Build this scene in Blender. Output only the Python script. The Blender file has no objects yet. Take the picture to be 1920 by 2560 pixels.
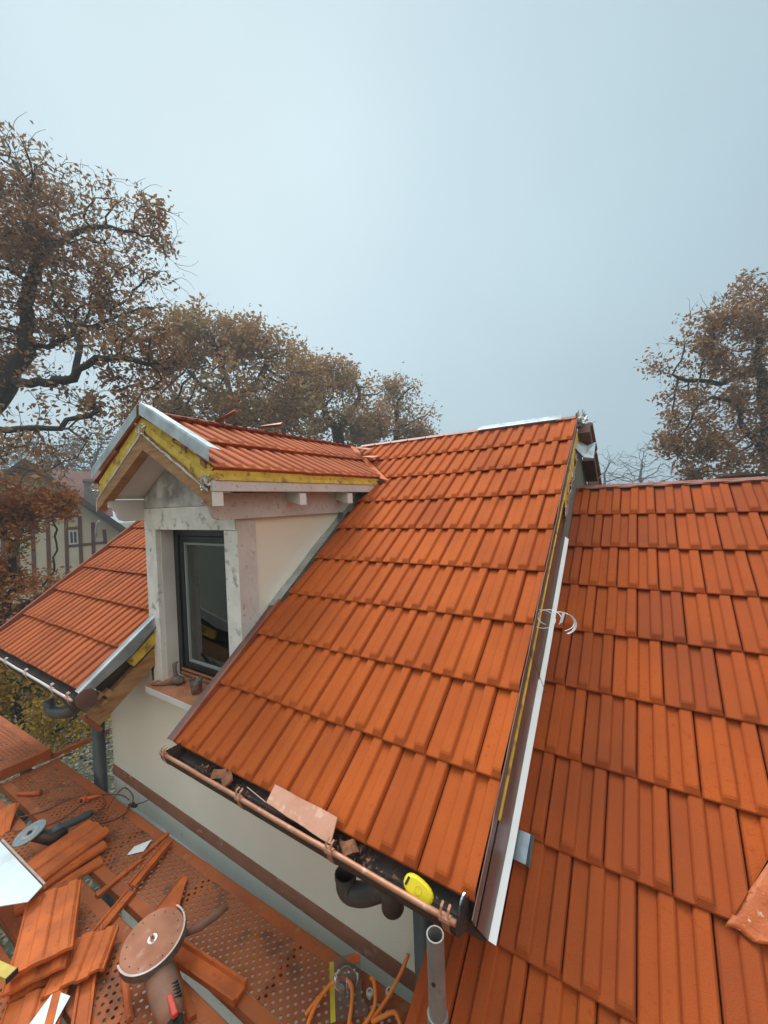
import bpy, bmesh, math, random
import numpy as np
from mathutils import Vector, Matrix
random.seed(7)
S = bpy.context.scene
COL = S.collection
# ------------------------------------------------------------------ camera
cd = bpy.data.cameras.new('camera'); cam = bpy.data.objects.new('camera', cd); COL.objects.link(cam)
CR = Vector((0.83593601, 0.54754826, -0.03744184)); CU = Vector((0.01957549, 0.03843158, 0.99906947)); CF = Vector((-0.5484777, 0.83589109, -0.02140782))
m = Matrix((CR, CU, -CF)).transposed().to_4x4(); cam.matrix_world = m
cd.sensor_fit = 'VERTICAL'; cd.sensor_height = 36.0; cd.lens = 36.0 * 1002.65 / 2560.0
cd.clip_start = 0.05; cd.clip_end = 800
S.camera = cam
S.render.resolution_x = 768; S.render.resolution_y = 1024
# ------------------------------------------------------------------ world
W = bpy.data.worlds.new('World'); S.world = W; W.use_nodes = True
nt = W.node_tree; nt.nodes.clear()
def N(t, **k):
    n = nt.nodes.new(t)
    for a, b in k.items(): setattr(n, a, b)
    return n
L = nt.links.new
tc = N('ShaderNodeTexCoord')
sepx = N('ShaderNodeSeparateXYZ'); L(tc.outputs['Generated'], sepx.inputs[0])
# overcast veil: brighter towards hidden sun; unseen zenith and rear sky boosted as fill
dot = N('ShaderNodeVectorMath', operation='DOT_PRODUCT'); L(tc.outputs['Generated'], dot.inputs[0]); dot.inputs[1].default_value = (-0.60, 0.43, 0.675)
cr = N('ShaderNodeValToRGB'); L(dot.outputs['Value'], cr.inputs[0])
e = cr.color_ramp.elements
e[0].position = 0.0; e[0].color = (1.32, 1.26, 1.10, 1)  # sky behind the camera made bright and warm to light the facade
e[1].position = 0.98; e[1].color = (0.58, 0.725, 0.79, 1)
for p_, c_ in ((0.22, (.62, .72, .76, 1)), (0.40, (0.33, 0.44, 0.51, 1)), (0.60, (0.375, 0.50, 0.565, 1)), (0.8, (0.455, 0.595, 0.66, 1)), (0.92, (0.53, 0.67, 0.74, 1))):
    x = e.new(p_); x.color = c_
nz = N('ShaderNodeTexNoise'); nz.inputs['Scale'].default_value = 1.6; nz.inputs['Detail'].default_value = 3; nz.inputs['Roughness'].default_value = 0.45
L(tc.outputs['Generated'], nz.inputs['Vector'])
mr = N('ShaderNodeMapRange'); L(nz.outputs['Fac'], mr.inputs['Value']); mr.inputs['From Min'].default_value = .3; mr.inputs['From Max'].default_value = .7
mr.inputs['To Min'].default_value = .93; mr.inputs['To Max'].default_value = 1.07
zb = N('ShaderNodeMapRange', interpolation_type='SMOOTHSTEP'); L(sepx.outputs['Z'], zb.inputs['Value'])
zb.inputs['From Min'].default_value = .78; zb.inputs['From Max'].default_value = 1.0; zb.inputs['To Min'].default_value = 1.0; zb.inputs['To Max'].default_value = 6.5
mm = N('ShaderNodeMath', operation='MULTIPLY'); L(mr.outputs[0], mm.inputs[0]); L(zb.outputs[0], mm.inputs[1])
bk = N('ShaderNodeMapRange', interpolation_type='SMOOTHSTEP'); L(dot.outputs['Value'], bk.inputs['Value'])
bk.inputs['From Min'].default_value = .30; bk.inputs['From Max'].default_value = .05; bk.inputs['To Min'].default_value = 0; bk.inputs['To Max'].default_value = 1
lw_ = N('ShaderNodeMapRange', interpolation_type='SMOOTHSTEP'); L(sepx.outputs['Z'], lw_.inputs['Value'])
lw_.inputs['From Min'].default_value = -.05; lw_.inputs['From Max'].default_value = .62; lw_.inputs['To Min'].default_value = .88; lw_.inputs['To Max'].default_value = 0  # darkens the unseen low rear sky to shade the tile noses
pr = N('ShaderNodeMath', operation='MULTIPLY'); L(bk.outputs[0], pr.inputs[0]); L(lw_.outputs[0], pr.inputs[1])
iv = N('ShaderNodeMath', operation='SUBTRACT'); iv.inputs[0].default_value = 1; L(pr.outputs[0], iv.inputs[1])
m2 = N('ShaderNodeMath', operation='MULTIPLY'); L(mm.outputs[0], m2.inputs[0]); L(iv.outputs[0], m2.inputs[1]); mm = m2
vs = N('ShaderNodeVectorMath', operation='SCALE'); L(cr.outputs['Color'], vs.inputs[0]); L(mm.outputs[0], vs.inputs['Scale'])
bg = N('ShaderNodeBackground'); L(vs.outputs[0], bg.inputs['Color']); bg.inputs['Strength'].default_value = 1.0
sky = N('ShaderNodeTexSky', sky_type='NISHITA'); sky.sun_disc = False; sky.sun_elevation = math.radians(42); sky.sun_rotation = math.radians(-54)
sky.dust_density = 2
bg2 = N('ShaderNodeBackground'); L(sky.outputs[0], bg2.inputs['Color']); bg2.inputs['Strength'].default_value = 0.0025
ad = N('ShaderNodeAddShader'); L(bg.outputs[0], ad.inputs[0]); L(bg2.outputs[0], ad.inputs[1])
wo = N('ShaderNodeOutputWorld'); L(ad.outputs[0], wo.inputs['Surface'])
# ------------------------------------------------------------------ sun (veiled)
sd = bpy.data.lights.new('sun', 'SUN'); sd.energy = 2.3; sd.angle = math.radians(24); sd.color = (1, .96, .9)
so = bpy.data.objects.new('sun', sd); COL.objects.link(so)
so.rotation_euler = Vector((-0.50, 0.22, 0.84)).to_track_quat('Z', 'Y').to_euler()
S.view_settings.view_transform = 'Standard'; S.view_settings.look = 'None'; S.view_settings.exposure = 0.16; S.view_settings.gamma = 1.0
S.render.engine = 'CYCLES'

# ------------------------------------------------------------------ helpers
def ray(px, py):
    return (px - 960) / 1002.65 * CR - (py - 1280) / 1002.65 * CU + CF
def at_dist(px, py, d):
    """point of the place that lies d metres ahead along a sight line (used for far trees and the neighbour's house)"""
    return ray(px, py) * d
TH = 0.640938527; C_, S_ = math.cos(TH), math.sin(TH); YE, ZE = 1.09702634, -1.19489712
def R(X, s, n=0.0):
    """main roof frame: X along the eave, s up the slope, n off the slope"""
    return Vector((X, YE + s * C_ - n * S_, ZE + s * S_ + n * C_))
TD = math.radians(29.1)
def D(Y, s, n=0.0, side=1):
    """dormer roof slope frame (side 1: right slope, -1: left)"""
    x = 0.755 - s * math.cos(TD) + n * math.sin(TD)
    return Vector((-2.735 + side * x, Y, 0.24 + s * math.sin(TD) + n * math.cos(TD)))
LOCAL = set()   # things whose parts are modelled round their own origin
class MB:
    def __init__(s): s.v = []; s.f = []
    def add(s, vs, fs):
        b = len(s.v); s.v += [tuple(v) for v in vs]; s.f += [tuple(i + b for i in f) for f in fs]; return s
    def box(s, a, b, fm=None):
        (x0, y0, z0), (x1, y1, z1) = a, b
        vs = [(x, y, z) for z in (z0, z1) for y in (y0, y1) for x in (x0, x1)]
        if fm: vs = [fm(*v) for v in vs]
        return s.add(vs, [(0, 2, 3, 1), (4, 5, 7, 6), (0, 1, 5, 4), (2, 6, 7, 3), (0, 4, 6, 2), (1, 3, 7, 5)])
    def prism(s, pts, ext):
        """pts: ring of 3D points, ext: extrusion vector"""
        n = len(pts); e_ = Vector(ext)
        vs = [Vector(p) for p in pts] + [Vector(p) + e_ for p in pts]
        return s.add(vs, [tuple(range(n))[::-1], tuple(range(n, 2 * n))] + [(i, (i + 1) % n, n + (i + 1) % n, n + i) for i in range(n)])
    def tube(s, pts, r, n=8, cap=True, hollow=0):
        pts = [Vector(p) for p in pts]; k = len(pts)
        rr = r if isinstance(r, (list, tuple)) else [r] * k
        t0 = (pts[1] - pts[0]).normalized(); up = Vector((0, 0, 1)) if abs(t0.z) < .9 else Vector((1, 0, 0))
        a = t0.cross(up).normalized(); rings = []; vs = []
        for i, p in enumerate(pts):
            t = ((pts[min(i + 1, k - 1)] - pts[max(i - 1, 0)])).normalized()
            a = (a - t * a.dot(t)).normalized(); b = t.cross(a)
            vs += [p + (a * math.cos(2 * math.pi * j / n) + b * math.sin(2 * math.pi * j / n)) * rr[i] for j in range(n)]
        fs = [(i * n + j, i * n + (j + 1) % n, (i + 1) * n + (j + 1) % n, (i + 1) * n + j) for i in range(k - 1) for j in range(n)]
        if hollow:
            s.add(vs, fs); b0 = len(s.v) - len(vs)
            c = [sum((vs[i * n + j] for j in range(n)), Vector()) / n for i in range(k)]
            vi = [c[i // n] + (v - c[i // n]) * (1 - hollow) for i, v in enumerate(vs)]
            s.add(vi, [f[::-1] for f in fs]); b1 = len(s.v) - len(vi)
            for base in (0, (k - 1) * n):
                for j in range(n):
                    q = (b0 + base + j, b0 + base + (j + 1) % n, b1 + base + (j + 1) % n, b1 + base + j)
                    s.f.append(q if base else q[::-1])
            return s
        if cap: fs += [tuple(range(n))[::-1], tuple(range((k - 1) * n, k * n))]
        return s.add(vs, fs)
    def lathe(s, prof, c, ax=(0, 0, 1), n=32):
        ax = Vector(ax).normalized(); u = ax.orthogonal().normalized(); w = ax.cross(u); c = Vector(c)
        vs = [c + ax * h + (u * math.cos(2 * math.pi * j / n) + w * math.sin(2 * math.pi * j / n)) * r for r, h in prof for j in range(n)]
        return s.add(vs, [(i * n + j, i * n + (j + 1) % n, (i + 1) * n + (j + 1) % n, (i + 1) * n + j) for i in range(len(prof) - 1) for j in range(n)])
    def sheet(s, grid, th=.002):
        """grid of points (rows) thickened downward along its normal"""
        a, b = len(grid), len(grid[0]); g = [Vector(p) for r_ in grid for p in r_]
        nn = (g[b] - g[0]).cross(g[1] - g[0]).normalized() * th
        vs = g + [p + nn for p in g]; o = a * b
        fs = [(i * b + j, i * b + j + 1, (i + 1) * b + j + 1, (i + 1) * b + j) for i in range(a - 1) for j in range(b - 1)]
        fs += [tuple(q + o for q in f[::-1]) for f in fs]
        per = [j for j in range(b)] + [i * b + b - 1 for i in range(1, a)] + [(a - 1) * b + j for j in range(b - 2, -1, -1)] + [i * b for i in range(a - 2, 0, -1)]
        fs += [(per[(i + 1) % len(per)], per[i], per[i] + o, per[(i + 1) % len(per)] + o) for i in range(len(per))]
        return s.add(vs, fs)
    def build(s, name, mat, parent=None, smooth=False, bevel=0, clips=(), label=None, fix=True):
        me = bpy.data.meshes.new(name); me.from_pydata(s.v, [], s.f); me.update()
        if clips or fix:
            bm = bmesh.new(); bm.from_mesh(me)
            for co, no in clips:
                bmesh.ops.bisect_plane(bm, geom=bm.verts[:] + bm.edges[:] + bm.faces[:], plane_co=co, plane_no=no, clear_outer=True)
            if fix and not clips: bmesh.ops.recalc_face_normals(bm, faces=bm.faces)
            bm.to_mesh(me); bm.free()
        if smooth:
            for p in me.polygons: p.use_smooth = True
        me.materials.append(mat)
        o = bpy.data.objects.new(name, me); COL.objects.link(o)
        if parent:
            o.parent = parent
            if parent.type == 'EMPTY' and parent.name not in LOCAL: o.matrix_parent_inverse = Matrix.Translation(-parent.location)
        if bevel:
            b = o.modifiers.new('bevel', 'BEVEL'); b.width = bevel; b.segments = 2; b.limit_method = 'ANGLE'
        if label: o['label'] = label
        return o
def tag(o, label, cat, group=None):
    o['label'] = label; o['category'] = cat
    if group: o['group'] = group
    return o
def thing(name, label, cat, loc=(0, 0, 0), group=None):
    o = bpy.data.objects.new(name, None); COL.objects.link(o); o.location = loc; o.empty_display_size = .1
    return tag(o, label, cat, group)
def stuff(o): o['kind'] = 'stuff'; return o
def setting(o): o['kind'] = 'structure'; return o
# ------------------------------------------------------------------ materials
def mat(name, c1, c2=None, rough=.8, metal=0., scale=4., detail=6., bump=0., bscale=None, island=0., c3=None, s3=30., f3=.5, spec=.5, lo=.35, hi=.65, stretch=None, transl=0., coord='Object'):
    m = bpy.data.materials.new(name); m.use_nodes = True; t = m.node_tree; P = t.nodes['Principled BSDF']
    lk = t.links.new
    def n_(ty, **k):
        q = t.nodes.new(ty)
        for a, b in k.items(): setattr(q, a, b)
        return q
    P.inputs['Roughness'].default_value = rough; P.inputs['Metallic'].default_value = metal; P.inputs['Specular IOR Level'].default_value = spec
    co = n_('ShaderNodeTexCoord').outputs[coord]
    if stretch:
        mp = n_('ShaderNodeMapping'); mp.inputs['Scale'].default_value = stretch; lk(co, mp.inputs[0]); co = mp.outputs[0]
    c2 = c2 or c1
    nz = n_('ShaderNodeTexNoise'); nz.inputs['Scale'].default_value = scale; nz.inputs['Detail'].default_value = detail; lk(co, nz.inputs['Vector'])
    mr = n_('ShaderNodeMapRange'); lk(nz.outputs['Fac'], mr.inputs['Value']); mr.inputs['From Min'].default_value = lo; mr.inputs['From Max'].default_value = hi
    fac = mr.outputs[0]
    if island:
        g = n_('ShaderNodeNewGeometry'); ma = n_('ShaderNodeMath', operation='MULTIPLY_ADD'); lk(g.outputs['Random Per Island'], ma.inputs[0]); ma.inputs[1].default_value = island
        mb_ = n_('ShaderNodeMath', operation='MULTIPLY'); lk(fac, mb_.inputs[0]); mb_.inputs[1].default_value = 1 - island; lk(mb_.outputs[0], ma.inputs[2]); fac = ma.outputs[0]
    mx = n_('ShaderNodeMix', data_type='RGBA'); lk(fac, mx.inputs[0]); mx.inputs[6].default_value = (*c1, 1); mx.inputs[7].default_value = (*c2, 1)
    out = mx.outputs[2]
    if c3:
        n3 = n_('ShaderNodeTexNoise'); n3.inputs['Scale'].default_value = s3; n3.inputs['Detail'].default_value = 4; lk(co, n3.inputs['Vector'])
        m3 = n_('ShaderNodeMapRange'); lk(n3.outputs['Fac'], m3.inputs['Value']); m3.inputs['From Min'].default_value = 1 - f3; m3.inputs['From Max'].default_value = 1 - f3 + .12
        x3 = n_('ShaderNodeMix', data_type='RGBA'); lk(m3.outputs[0], x3.inputs[0]); lk(out, x3.inputs[6]); x3.inputs[7].default_value = (*c3, 1); out = x3.outputs[2]
    lk(out, P.inputs['Base Color'])
    if bump:
        nb = n_('ShaderNodeTexNoise'); nb.inputs['Scale'].default_value = bscale or scale * 8; nb.inputs['Detail'].default_value = 5; lk(co, nb.inputs['Vector'])
        bp = n_('ShaderNodeBump'); bp.inputs['Strength'].default_value = min(1, bump); bp.inputs['Distance'].default_value = .004; lk(nb.outputs['Fac'], bp.inputs['Height']); lk(bp.outputs[0], P.inputs['Normal'])
    if transl:
        tr = n_('ShaderNodeBsdfTranslucent'); lk(out, tr.inputs['Color']); ms = n_('ShaderNodeMixShader'); ms.inputs[0].default_value = transl
        lk(P.outputs[0], ms.inputs[1]); lk(tr.outputs[0], ms.inputs[2]); lk(ms.outputs[0], t.nodes['Material Output'].inputs['Surface'])
    return m
M = {}
M['tile'] = mat('clay_tile', (.45, .094, .016), (.31, .062, .013), rough=.8, scale=3.2, island=.45, c3=(.34, .060, .012), s3=70, f3=.40, bump=.55, bscale=330, spec=.15)
M['tile_wing'] = mat('clay_tile_wing', (.40, .077, .013), (.24, .050, .016), rough=.8, scale=2.6, island=.5, c3=(.33, .052, .009), s3=60, f3=.42, bump=.55, bscale=300, spec=.15)
M['tile_dark'] = mat('brown_edge_tile', (.20, .055, .03), (.30, .085, .04), rough=.5, scale=6, bump=.3)
M['tile_pale'] = mat('dormer_tile', (.42, .105, .034), (.30, .074, .026), rough=.75, spec=.2, scale=4, island=.4, c3=(.30, .07, .03), s3=40, f3=.36, bump=.35, bscale=220)
M['loose'] = mat('loose_clay_tile', (.58, .125, .016), (.40, .085, .016), rough=.75, scale=9, c3=(.33, .07, .018), s3=34, f3=.38, bump=.6, bscale=180)
M['zinc'] = mat('zinc_sheet', (.55, .60, .63), (.36, .39, .41), rough=.33, metal=.85, scale=7, c3=(.42, .30, .25), s3=6, f3=.32, bump=.25, bscale=14)
M['zincdull'] = mat('weathered_zinc', (.52, .58, .60), (.34, .37, .38), rough=.5, metal=.5, scale=11, c3=(.40, .42, .42), s3=26, f3=.4, bump=.15)
M['zincbright'] = mat('sky_reflection_zinc', (.90, .93, .95), (.84, .88, .90), rough=.35, metal=.1, scale=8)  # near-white base colour stands for sky reflected in the zinc
M['zincwarm'] = mat('tile_reflection_zinc', (.19, .095, .072), (.13, .065, .05), rough=.40, metal=.25, scale=5, c3=(.27, .20, .18), s3=4, f3=.33, bump=.5, bscale=9)  # brown base colour stands for orange tiles reflected in the metal
M['copper'] = mat('dusty_copper', (.50, .24, .15), (.40, .17, .09), rough=.5, metal=.35, scale=16, c3=(.58, .38, .30), s3=30, f3=.4, bump=.2)
M['pale_rod'] = mat('pale_gutter_bead', (.62, .56, .52), (.52, .30, .22), rough=.45, metal=.4, scale=2.2, lo=.45, hi=.6)
M['gutter_in'] = mat('gutter_dirty_inside', (.065, .035, .022), (.03, .022, .018), rough=.75, scale=14, c3=(.16, .06, .03), s3=30, f3=.36, bump=.5)
M['pvc'] = mat('brown_grey_pipe', (.075, .062, .058), (.045, .04, .04), rough=.5, scale=9, c3=(.11, .055, .04), s3=18, f3=.38)
M['greypipe'] = mat('slate_grey_pipe', (.075, .09, .10), (.055, .066, .075), rough=.45, scale=7, c3=(.12, .10, .09), s3=20, f3=.36)
M['render'] = mat('cream_render', (.78, .77, .67), (.72, .715, .62), rough=.92, scale=1.7, bump=.7, bscale=120, c3=(.60, .58, .49), s3=2.2, f3=.33)
M['cheek'] = mat('beige_render', (.74, .69, .60), (.70, .65, .56), rough=.92, scale=2.0, bump=.45, bscale=140)
M['stripe'] = mat('terracotta_band', (.26, .105, .065), (.33, .15, .10), rough=.9, scale=6, c3=(.42, .33, .27), s3=11, f3=.36, bump=.3)
M['band'] = mat('pale_base_band', (.68, .70, .67), (.60, .63, .61), rough=.85, scale=3, c3=(.33, .34, .32), s3=9, f3=.35, bump=.3)
M['paint'] = mat('mottled_white_paint', (.84, .83, .80), (.70, .70, .67), rough=.85, scale=9, c3=(.38, .38, .36), s3=14, f3=.41, bump=.3, bscale=60)
M['paint2'] = mat('clean_white_paint', (.68, .66, .63), (.60, .575, .55), rough=.85, scale=5, bump=.2)
M['pinkpaint'] = mat('pinkish_paint', (.50, .45, .43), (.58, .53, .51), rough=.88, scale=6, c3=(.36, .28, .26), s3=34, f3=.40, bump=.3)
M['grime'] = mat('grey_mould_panel', (.58, .59, .58), (.27, .27, .26), rough=.9, scale=6.5, detail=8, lo=.38, hi=.64, c3=(.80, .80, .78), s3=7, f3=.46)
M['wood'] = mat('raw_timber', (.42, .23, .10), (.27, .13, .055), rough=.8, scale=6, stretch=(1, 1, 6), c3=(.16, .08, .04), s3=11, f3=.36, bump=.4)
M['wooddark'] = mat('dark_boards', (.07, .045, .035), (.035, .025, .02), rough=.85, scale=8)
M['yellow'] = mat('yellow_insulation', (.72, .52, .09), (.52, .35, .05), rough=.9, scale=12, c3=(.26, .15, .05), s3=18, f3=.44, bump=.9, bscale=50)
M['foil'] = mat('torn_foil', (.72, .72, .72), (.5, .45, .42), rough=.3, metal=.6, scale=30, bump=1, bscale=60)
M['black'] = mat('black_frame', (.012, .014, .018), (.02, .022, .026), rough=.35, scale=8)
M['greybead'] = mat('grey_gasket', (.28, .31, .31), rough=.5)
M['room'] = mat('dim_room', (.34, .35, .33), (.26, .27, .25), rough=.9)
M['roomlight'] = mat('room_curtain', (.65, .66, .64), (.5, .51, .5), rough=.9, scale=3)
M['dust'] = mat('dusty_sill', (.44, .17, .08), (.36, .125, .05), rough=.9, scale=10, c3=(.58, .40, .32), s3=24, f3=.40)
M['deck'] = mat('dusty_rust_steel', (.30, .075, .022), (.38, .098, .024), rough=.8, scale=5, c3=(.17, .05, .02), s3=7, f3=.42, bump=.4, bscale=70)
M['deck2'] = mat('dusty_rust_steel_edge', (.42, .10, .02), (.31, .075, .022), rough=.75, scale=6, c3=(.42, .16, .06), s3=12, f3=.4, bump=.3, bscale=60)
M['steel'] = mat('galvanised_tube', (.26, .235, .215), (.19, .165, .15), rough=.5, metal=.4, scale=9, c3=(.11, .09, .08), s3=14, f3=.36, bump=.3)
M['darksteel'] = mat('dark_steel', (.05, .04, .036), (.09, .06, .045), rough=.5, metal=.4, scale=12)
M['disc'] = mat('dusty_cutting_disc', (.42, .165, .09), (.33, .115, .055), rough=.6, metal=.2, scale=14, c3=(.44, .22, .15), s3=20, f3=.4, bump=.3)
M['greydisc'] = mat('grey_cutting_disc', (.33, .37, .37), (.25, .28, .28), rough=.4, metal=.5, scale=16)
M['lightmetal'] = mat('worn_aluminium', (.50, .42, .38), (.40, .30, .26), rough=.35, metal=.6, scale=14)
M['guard'] = mat('dusty_guard', (.40, .33, .31), (.32, .23, .20), rough=.45, metal=.5, scale=12)
M['grinder'] = mat('dusty_grinder_shell', (.30, .13, .07), (.20, .10, .07), rough=.7, scale=9, c3=(.10, .07, .06), s3=8, f3=.40)
M['red'] = mat('red_plastic', (.62, .05, .025), (.5, .06, .03), rough=.45)
M['orange'] = mat('orange_cable', (.90, .26, .03), (.80, .20, .03), rough=.5, scale=20)
M['orangeplug'] = mat('orange_plastic', (.72, .12, .02), (.55, .10, .02), rough=.5, scale=20)
M['cable'] = mat('dusty_cable', (.20, .075, .04), (.12, .05, .03), rough=.7, scale=20)
M['white'] = mat('white_sheet', (.62, .68, .71), (.54, .60, .63), rough=.5, scale=5, c3=(.48, .52, .53), s3=7, f3=.42)
M['paper'] = mat('paper_scrap', (.78, .76, .74), rough=.8)
M['yellowplastic'] = mat('yellow_tape_case', (.80, .62, .01), (.72, .55, .01), rough=.32, scale=10)
M['yellowlevel'] = mat('yellow_level', (.66, .52, .03), (.45, .30, .04), rough=.5, scale=10)
M['rubber'] = mat('black_rubber', (.02, .018, .016), rough=.6)
M['slab'] = mat('pink_dusty_sheet', (.56, .27, .18), (.46, .20, .12), rough=.7, scale=9, c3=(.60, .34, .25), s3=30, f3=.42, bump=.3)
M['bark'] = mat('oak_bark', (.022, .017, .014), (.04, .032, .024), rough=.95, scale=14, c3=(.05, .055, .025), s3=4, f3=.38, bump=.6, bscale=30)
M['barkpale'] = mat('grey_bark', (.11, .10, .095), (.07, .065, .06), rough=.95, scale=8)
M['leaf_rust'] = mat('rust_oak_leaves', (.27, .122, .05), (.36, .20, .075), rough=.6, scale=.9, island=.45, c3=(.17, .07, .035), s3=1.6, f3=.44, transl=.3)
M['leaf_olive'] = mat('olive_brown_leaves', (.36, .185, .07), (.33, .22, .08), rough=.6, scale=.6, island=.4, c3=(.36, .14, .055), s3=1.1, f3=.44, transl=.3)
M['leaf_orange'] = mat('orange_oak_leaves', (.42, .16, .03), (.28, .09, .025), rough=.6, scale=1.2, island=.45, c3=(.20, .12, .025), s3=2, f3=.44, transl=.3)
M['leaf_yellow'] = mat('yellow_leaves', (.62, .38, .03), (.30, .19, .03), rough=.6, scale=1.4, island=.5, c3=(.09, .085, .02), s3=2.4, f3=.46, transl=.3)
M['ground'] = mat('leafy_lawn', (.035, .045, .02), (.06, .06, .035), rough=.95, scale=.8, c3=(.22, .19, .15), s3=7, f3=.46, bump=1, bscale=12)
M['h_wall'] = mat('old_cream_plaster', (.52, .48, .38), (.45, .415, .33), rough=.95, scale=1.2)
M['h_beam'] = mat('red_brown_beams', (.13, .045, .028), (.09, .035, .024), rough=.85, scale=3)
M['h_roof'] = mat('weathered_roof', (.075, .058, .05), (.05, .04, .036), rough=.9, scale=2)
M['h_tile'] = mat('dull_red_tiles', (.20, .088, .07), (.16, .07, .058), rough=.8, scale=2)
M['h_white'] = mat('white_joinery', (.5, .5, .47), rough=.7)
M['h_chim'] = mat('grey_chimney', (.20, .19, .165), (.14, .135, .12), rough=.95, scale=3)
M['gutter_litter'] = mat('curled_clay_scrap', (.30, .10, .045), (.16, .06, .03), rough=.9, scale=30, bump=.6)
M['blue'] = mat('blue_cloth', (.05, .12, .35), rough=.7)
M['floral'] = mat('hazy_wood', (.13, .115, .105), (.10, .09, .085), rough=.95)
def glass(name, c=(.9, .93, .93), gl=.12):
    m = bpy.data.materials.new(name); m.use_nodes = True; t = m.node_tree; t.nodes.clear()
    o = t.nodes.new('ShaderNodeOutputMaterial'); a = t.nodes.new('ShaderNodeBsdfTransparent'); a.inputs[0].default_value = (*c, 1)
    g = t.nodes.new('ShaderNodeBsdfGlossy'); g.inputs['Roughness'].default_value = .03; g.inputs[0].default_value = (1, 1, 1, 1)
    f = t.nodes.new('ShaderNodeFresnel'); f.inputs[0].default_value = 1.45
    ml = t.nodes.new('ShaderNodeMath'); ml.operation = 'MULTIPLY_ADD'; ml.inputs[1].default_value = 1.0; ml.inputs[2].default_value = gl; t.links.new(f.outputs[0], ml.inputs[0])
    x = t.nodes.new('ShaderNodeMixShader'); t.links.new(ml.outputs[0], x.inputs[0]); t.links.new(a.outputs[0], x.inputs[1]); t.links.new(g.outputs[0], x.inputs[2]); t.links.new(x.outputs[0], o.inputs[0])
    return m
M['glass'] = glass('window_glass', (.75, .8, .8), .09)
M['clear'] = glass('clear_plastic', (.85, .80, .78), .0)
_t = M['clear'].node_tree; _o = _t.nodes['Material Output']; _m = _t.nodes.new('ShaderNodeMixShader'); _d = _t.nodes.new('ShaderNodeBsdfDiffuse'); _d.inputs[0].default_value = (.42, .30, .26, 1); _m.inputs[0].default_value = .16
_t.links.new(_o.inputs[0].links[0].from_socket, _m.inputs[1]); _t.links.new(_d.outputs[0], _m.inputs[2]); _t.links.new(_m.outputs[0], _o.inputs[0])

# ------------------------------------------------------------------ roof tiles
PROF = [(0, -.007), (.010, -.001), (.028, .0031), (.045, .0005), (.265, 0), (.290, .012), (.315, .0165), (.345, .0165), (.485, .0165), (.51, .013), (.545, 0), (.725, 0), (.750, .012), (.775, .0165), (.945, .0165), (.968, .012), (.988, -.006)]
def tile_rows(mb, fm, u0, u1, k0, k1, r, w, anchor, stag=True, s0=0., rnd=None, first_drop=.021, rise=.025, hs=1.0):
    rnd = rnd or random
    for k in range(k0, k1):
        off = (w / 2 if (stag and k % 2) else 0)
        i0 = math.floor((u0 - anchor - off) / w); i1 = math.ceil((u1 - anchor - off) / w)
        for i in range(i0, i1):
            ub = anchor + off + i * w; dz = rnd.uniform(-.0015, .0015); dv = rnd.uniform(-.003, .003); tw = rnd.uniform(-.002, .002)
            V = [(0, -.0055, .0), (.004, -.001, .06), (.012, 0, .34), (.022, 0, .78), (.031, 0, .97), (.040, 0, 1), (r * .5, 0, 1), (r + .02, 0, 1)]
            vs = []; nP = len(PROF)
            vs += [fm(ub + a * w, s0 + k * r + dv + .012, -first_drop + dz) for a, h in PROF]
            for v, hh, rf in V:
                for a, h in PROF:
                    hv = (h * rf if h > 0.0031 else h) * hs
                    vs.append(fm(ub + a * w, s0 + k * r + v + dv, hh + hv - rise * v / r + dz + tw * (a - .5)))
            n = len(V) + 1
            fs = [(a * nP + j, a * nP + j + 1, (a + 1) * nP + j + 1, (a + 1) * nP + j) for a in range(n - 1) for j in range(nP - 1)]
            mb.add(vs, fs)
    return mb

# ================================================================== HOUSE
house = thing('house', 'orange-tiled house under renovation with cream walls and a small gabled dormer', 'house', (-2.2, 2.0, -6.3))
H = house
rr = random.Random(3)
RIDGE = 9 * .34
# main slope, right of the dormer
mb = MB(); tile_rows(mb, R, -2.07, -.45, 0, 7, .34, .2055, -.442, rnd=rr)
a = mb.build('roof', M['tile'], H, clips=[((-2.07, 0, 0), (-1, 0, 0)), ((-.452, 0, 0), (1, 0, 0))])
p1, p2 = R(-1.93, 2.38), R(-2.66, RIDGE)
vn = (p2 - p1).cross(Vector((0, -S_, C_))); vn = vn if vn.x < 0 else -vn
mb = MB(); tile_rows(mb, R, -2.8, -.45, 7, 9, .34, .2055, -.442, rnd=rr)
b = mb.build('roof_top', M['tile'], H, clips=[(p1, vn), ((-.452, 0, 0), (1, 0, 0))])
bpy.context.view_layer.objects.active = a
# join both tile fields into one part
def join_into(a, b):
    bm = bmesh.new(); bm.from_mesh(a.data); bm.from_mesh(b.data); bm.to_mesh(a.data); bm.free(); bpy.data.objects.remove(b)
join_into(a, b)
a['label'] = 'clean bright orange slope between dormer and raised verge'
mb = MB(); tile_rows(mb, R, -5.38, -3.25, 0, 9, .34, .2055, -3.235, rnd=rr, hs=.95, rise=.036, first_drop=.030)
b = mb.build('roof', M['tile_pale'], H, clips=[((-5.38, 0, 0), (-1, 0, 0)), ((-3.235, 0, 0), (1, 0, 0))], label='dull orange slope left of the dormer')
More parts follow.
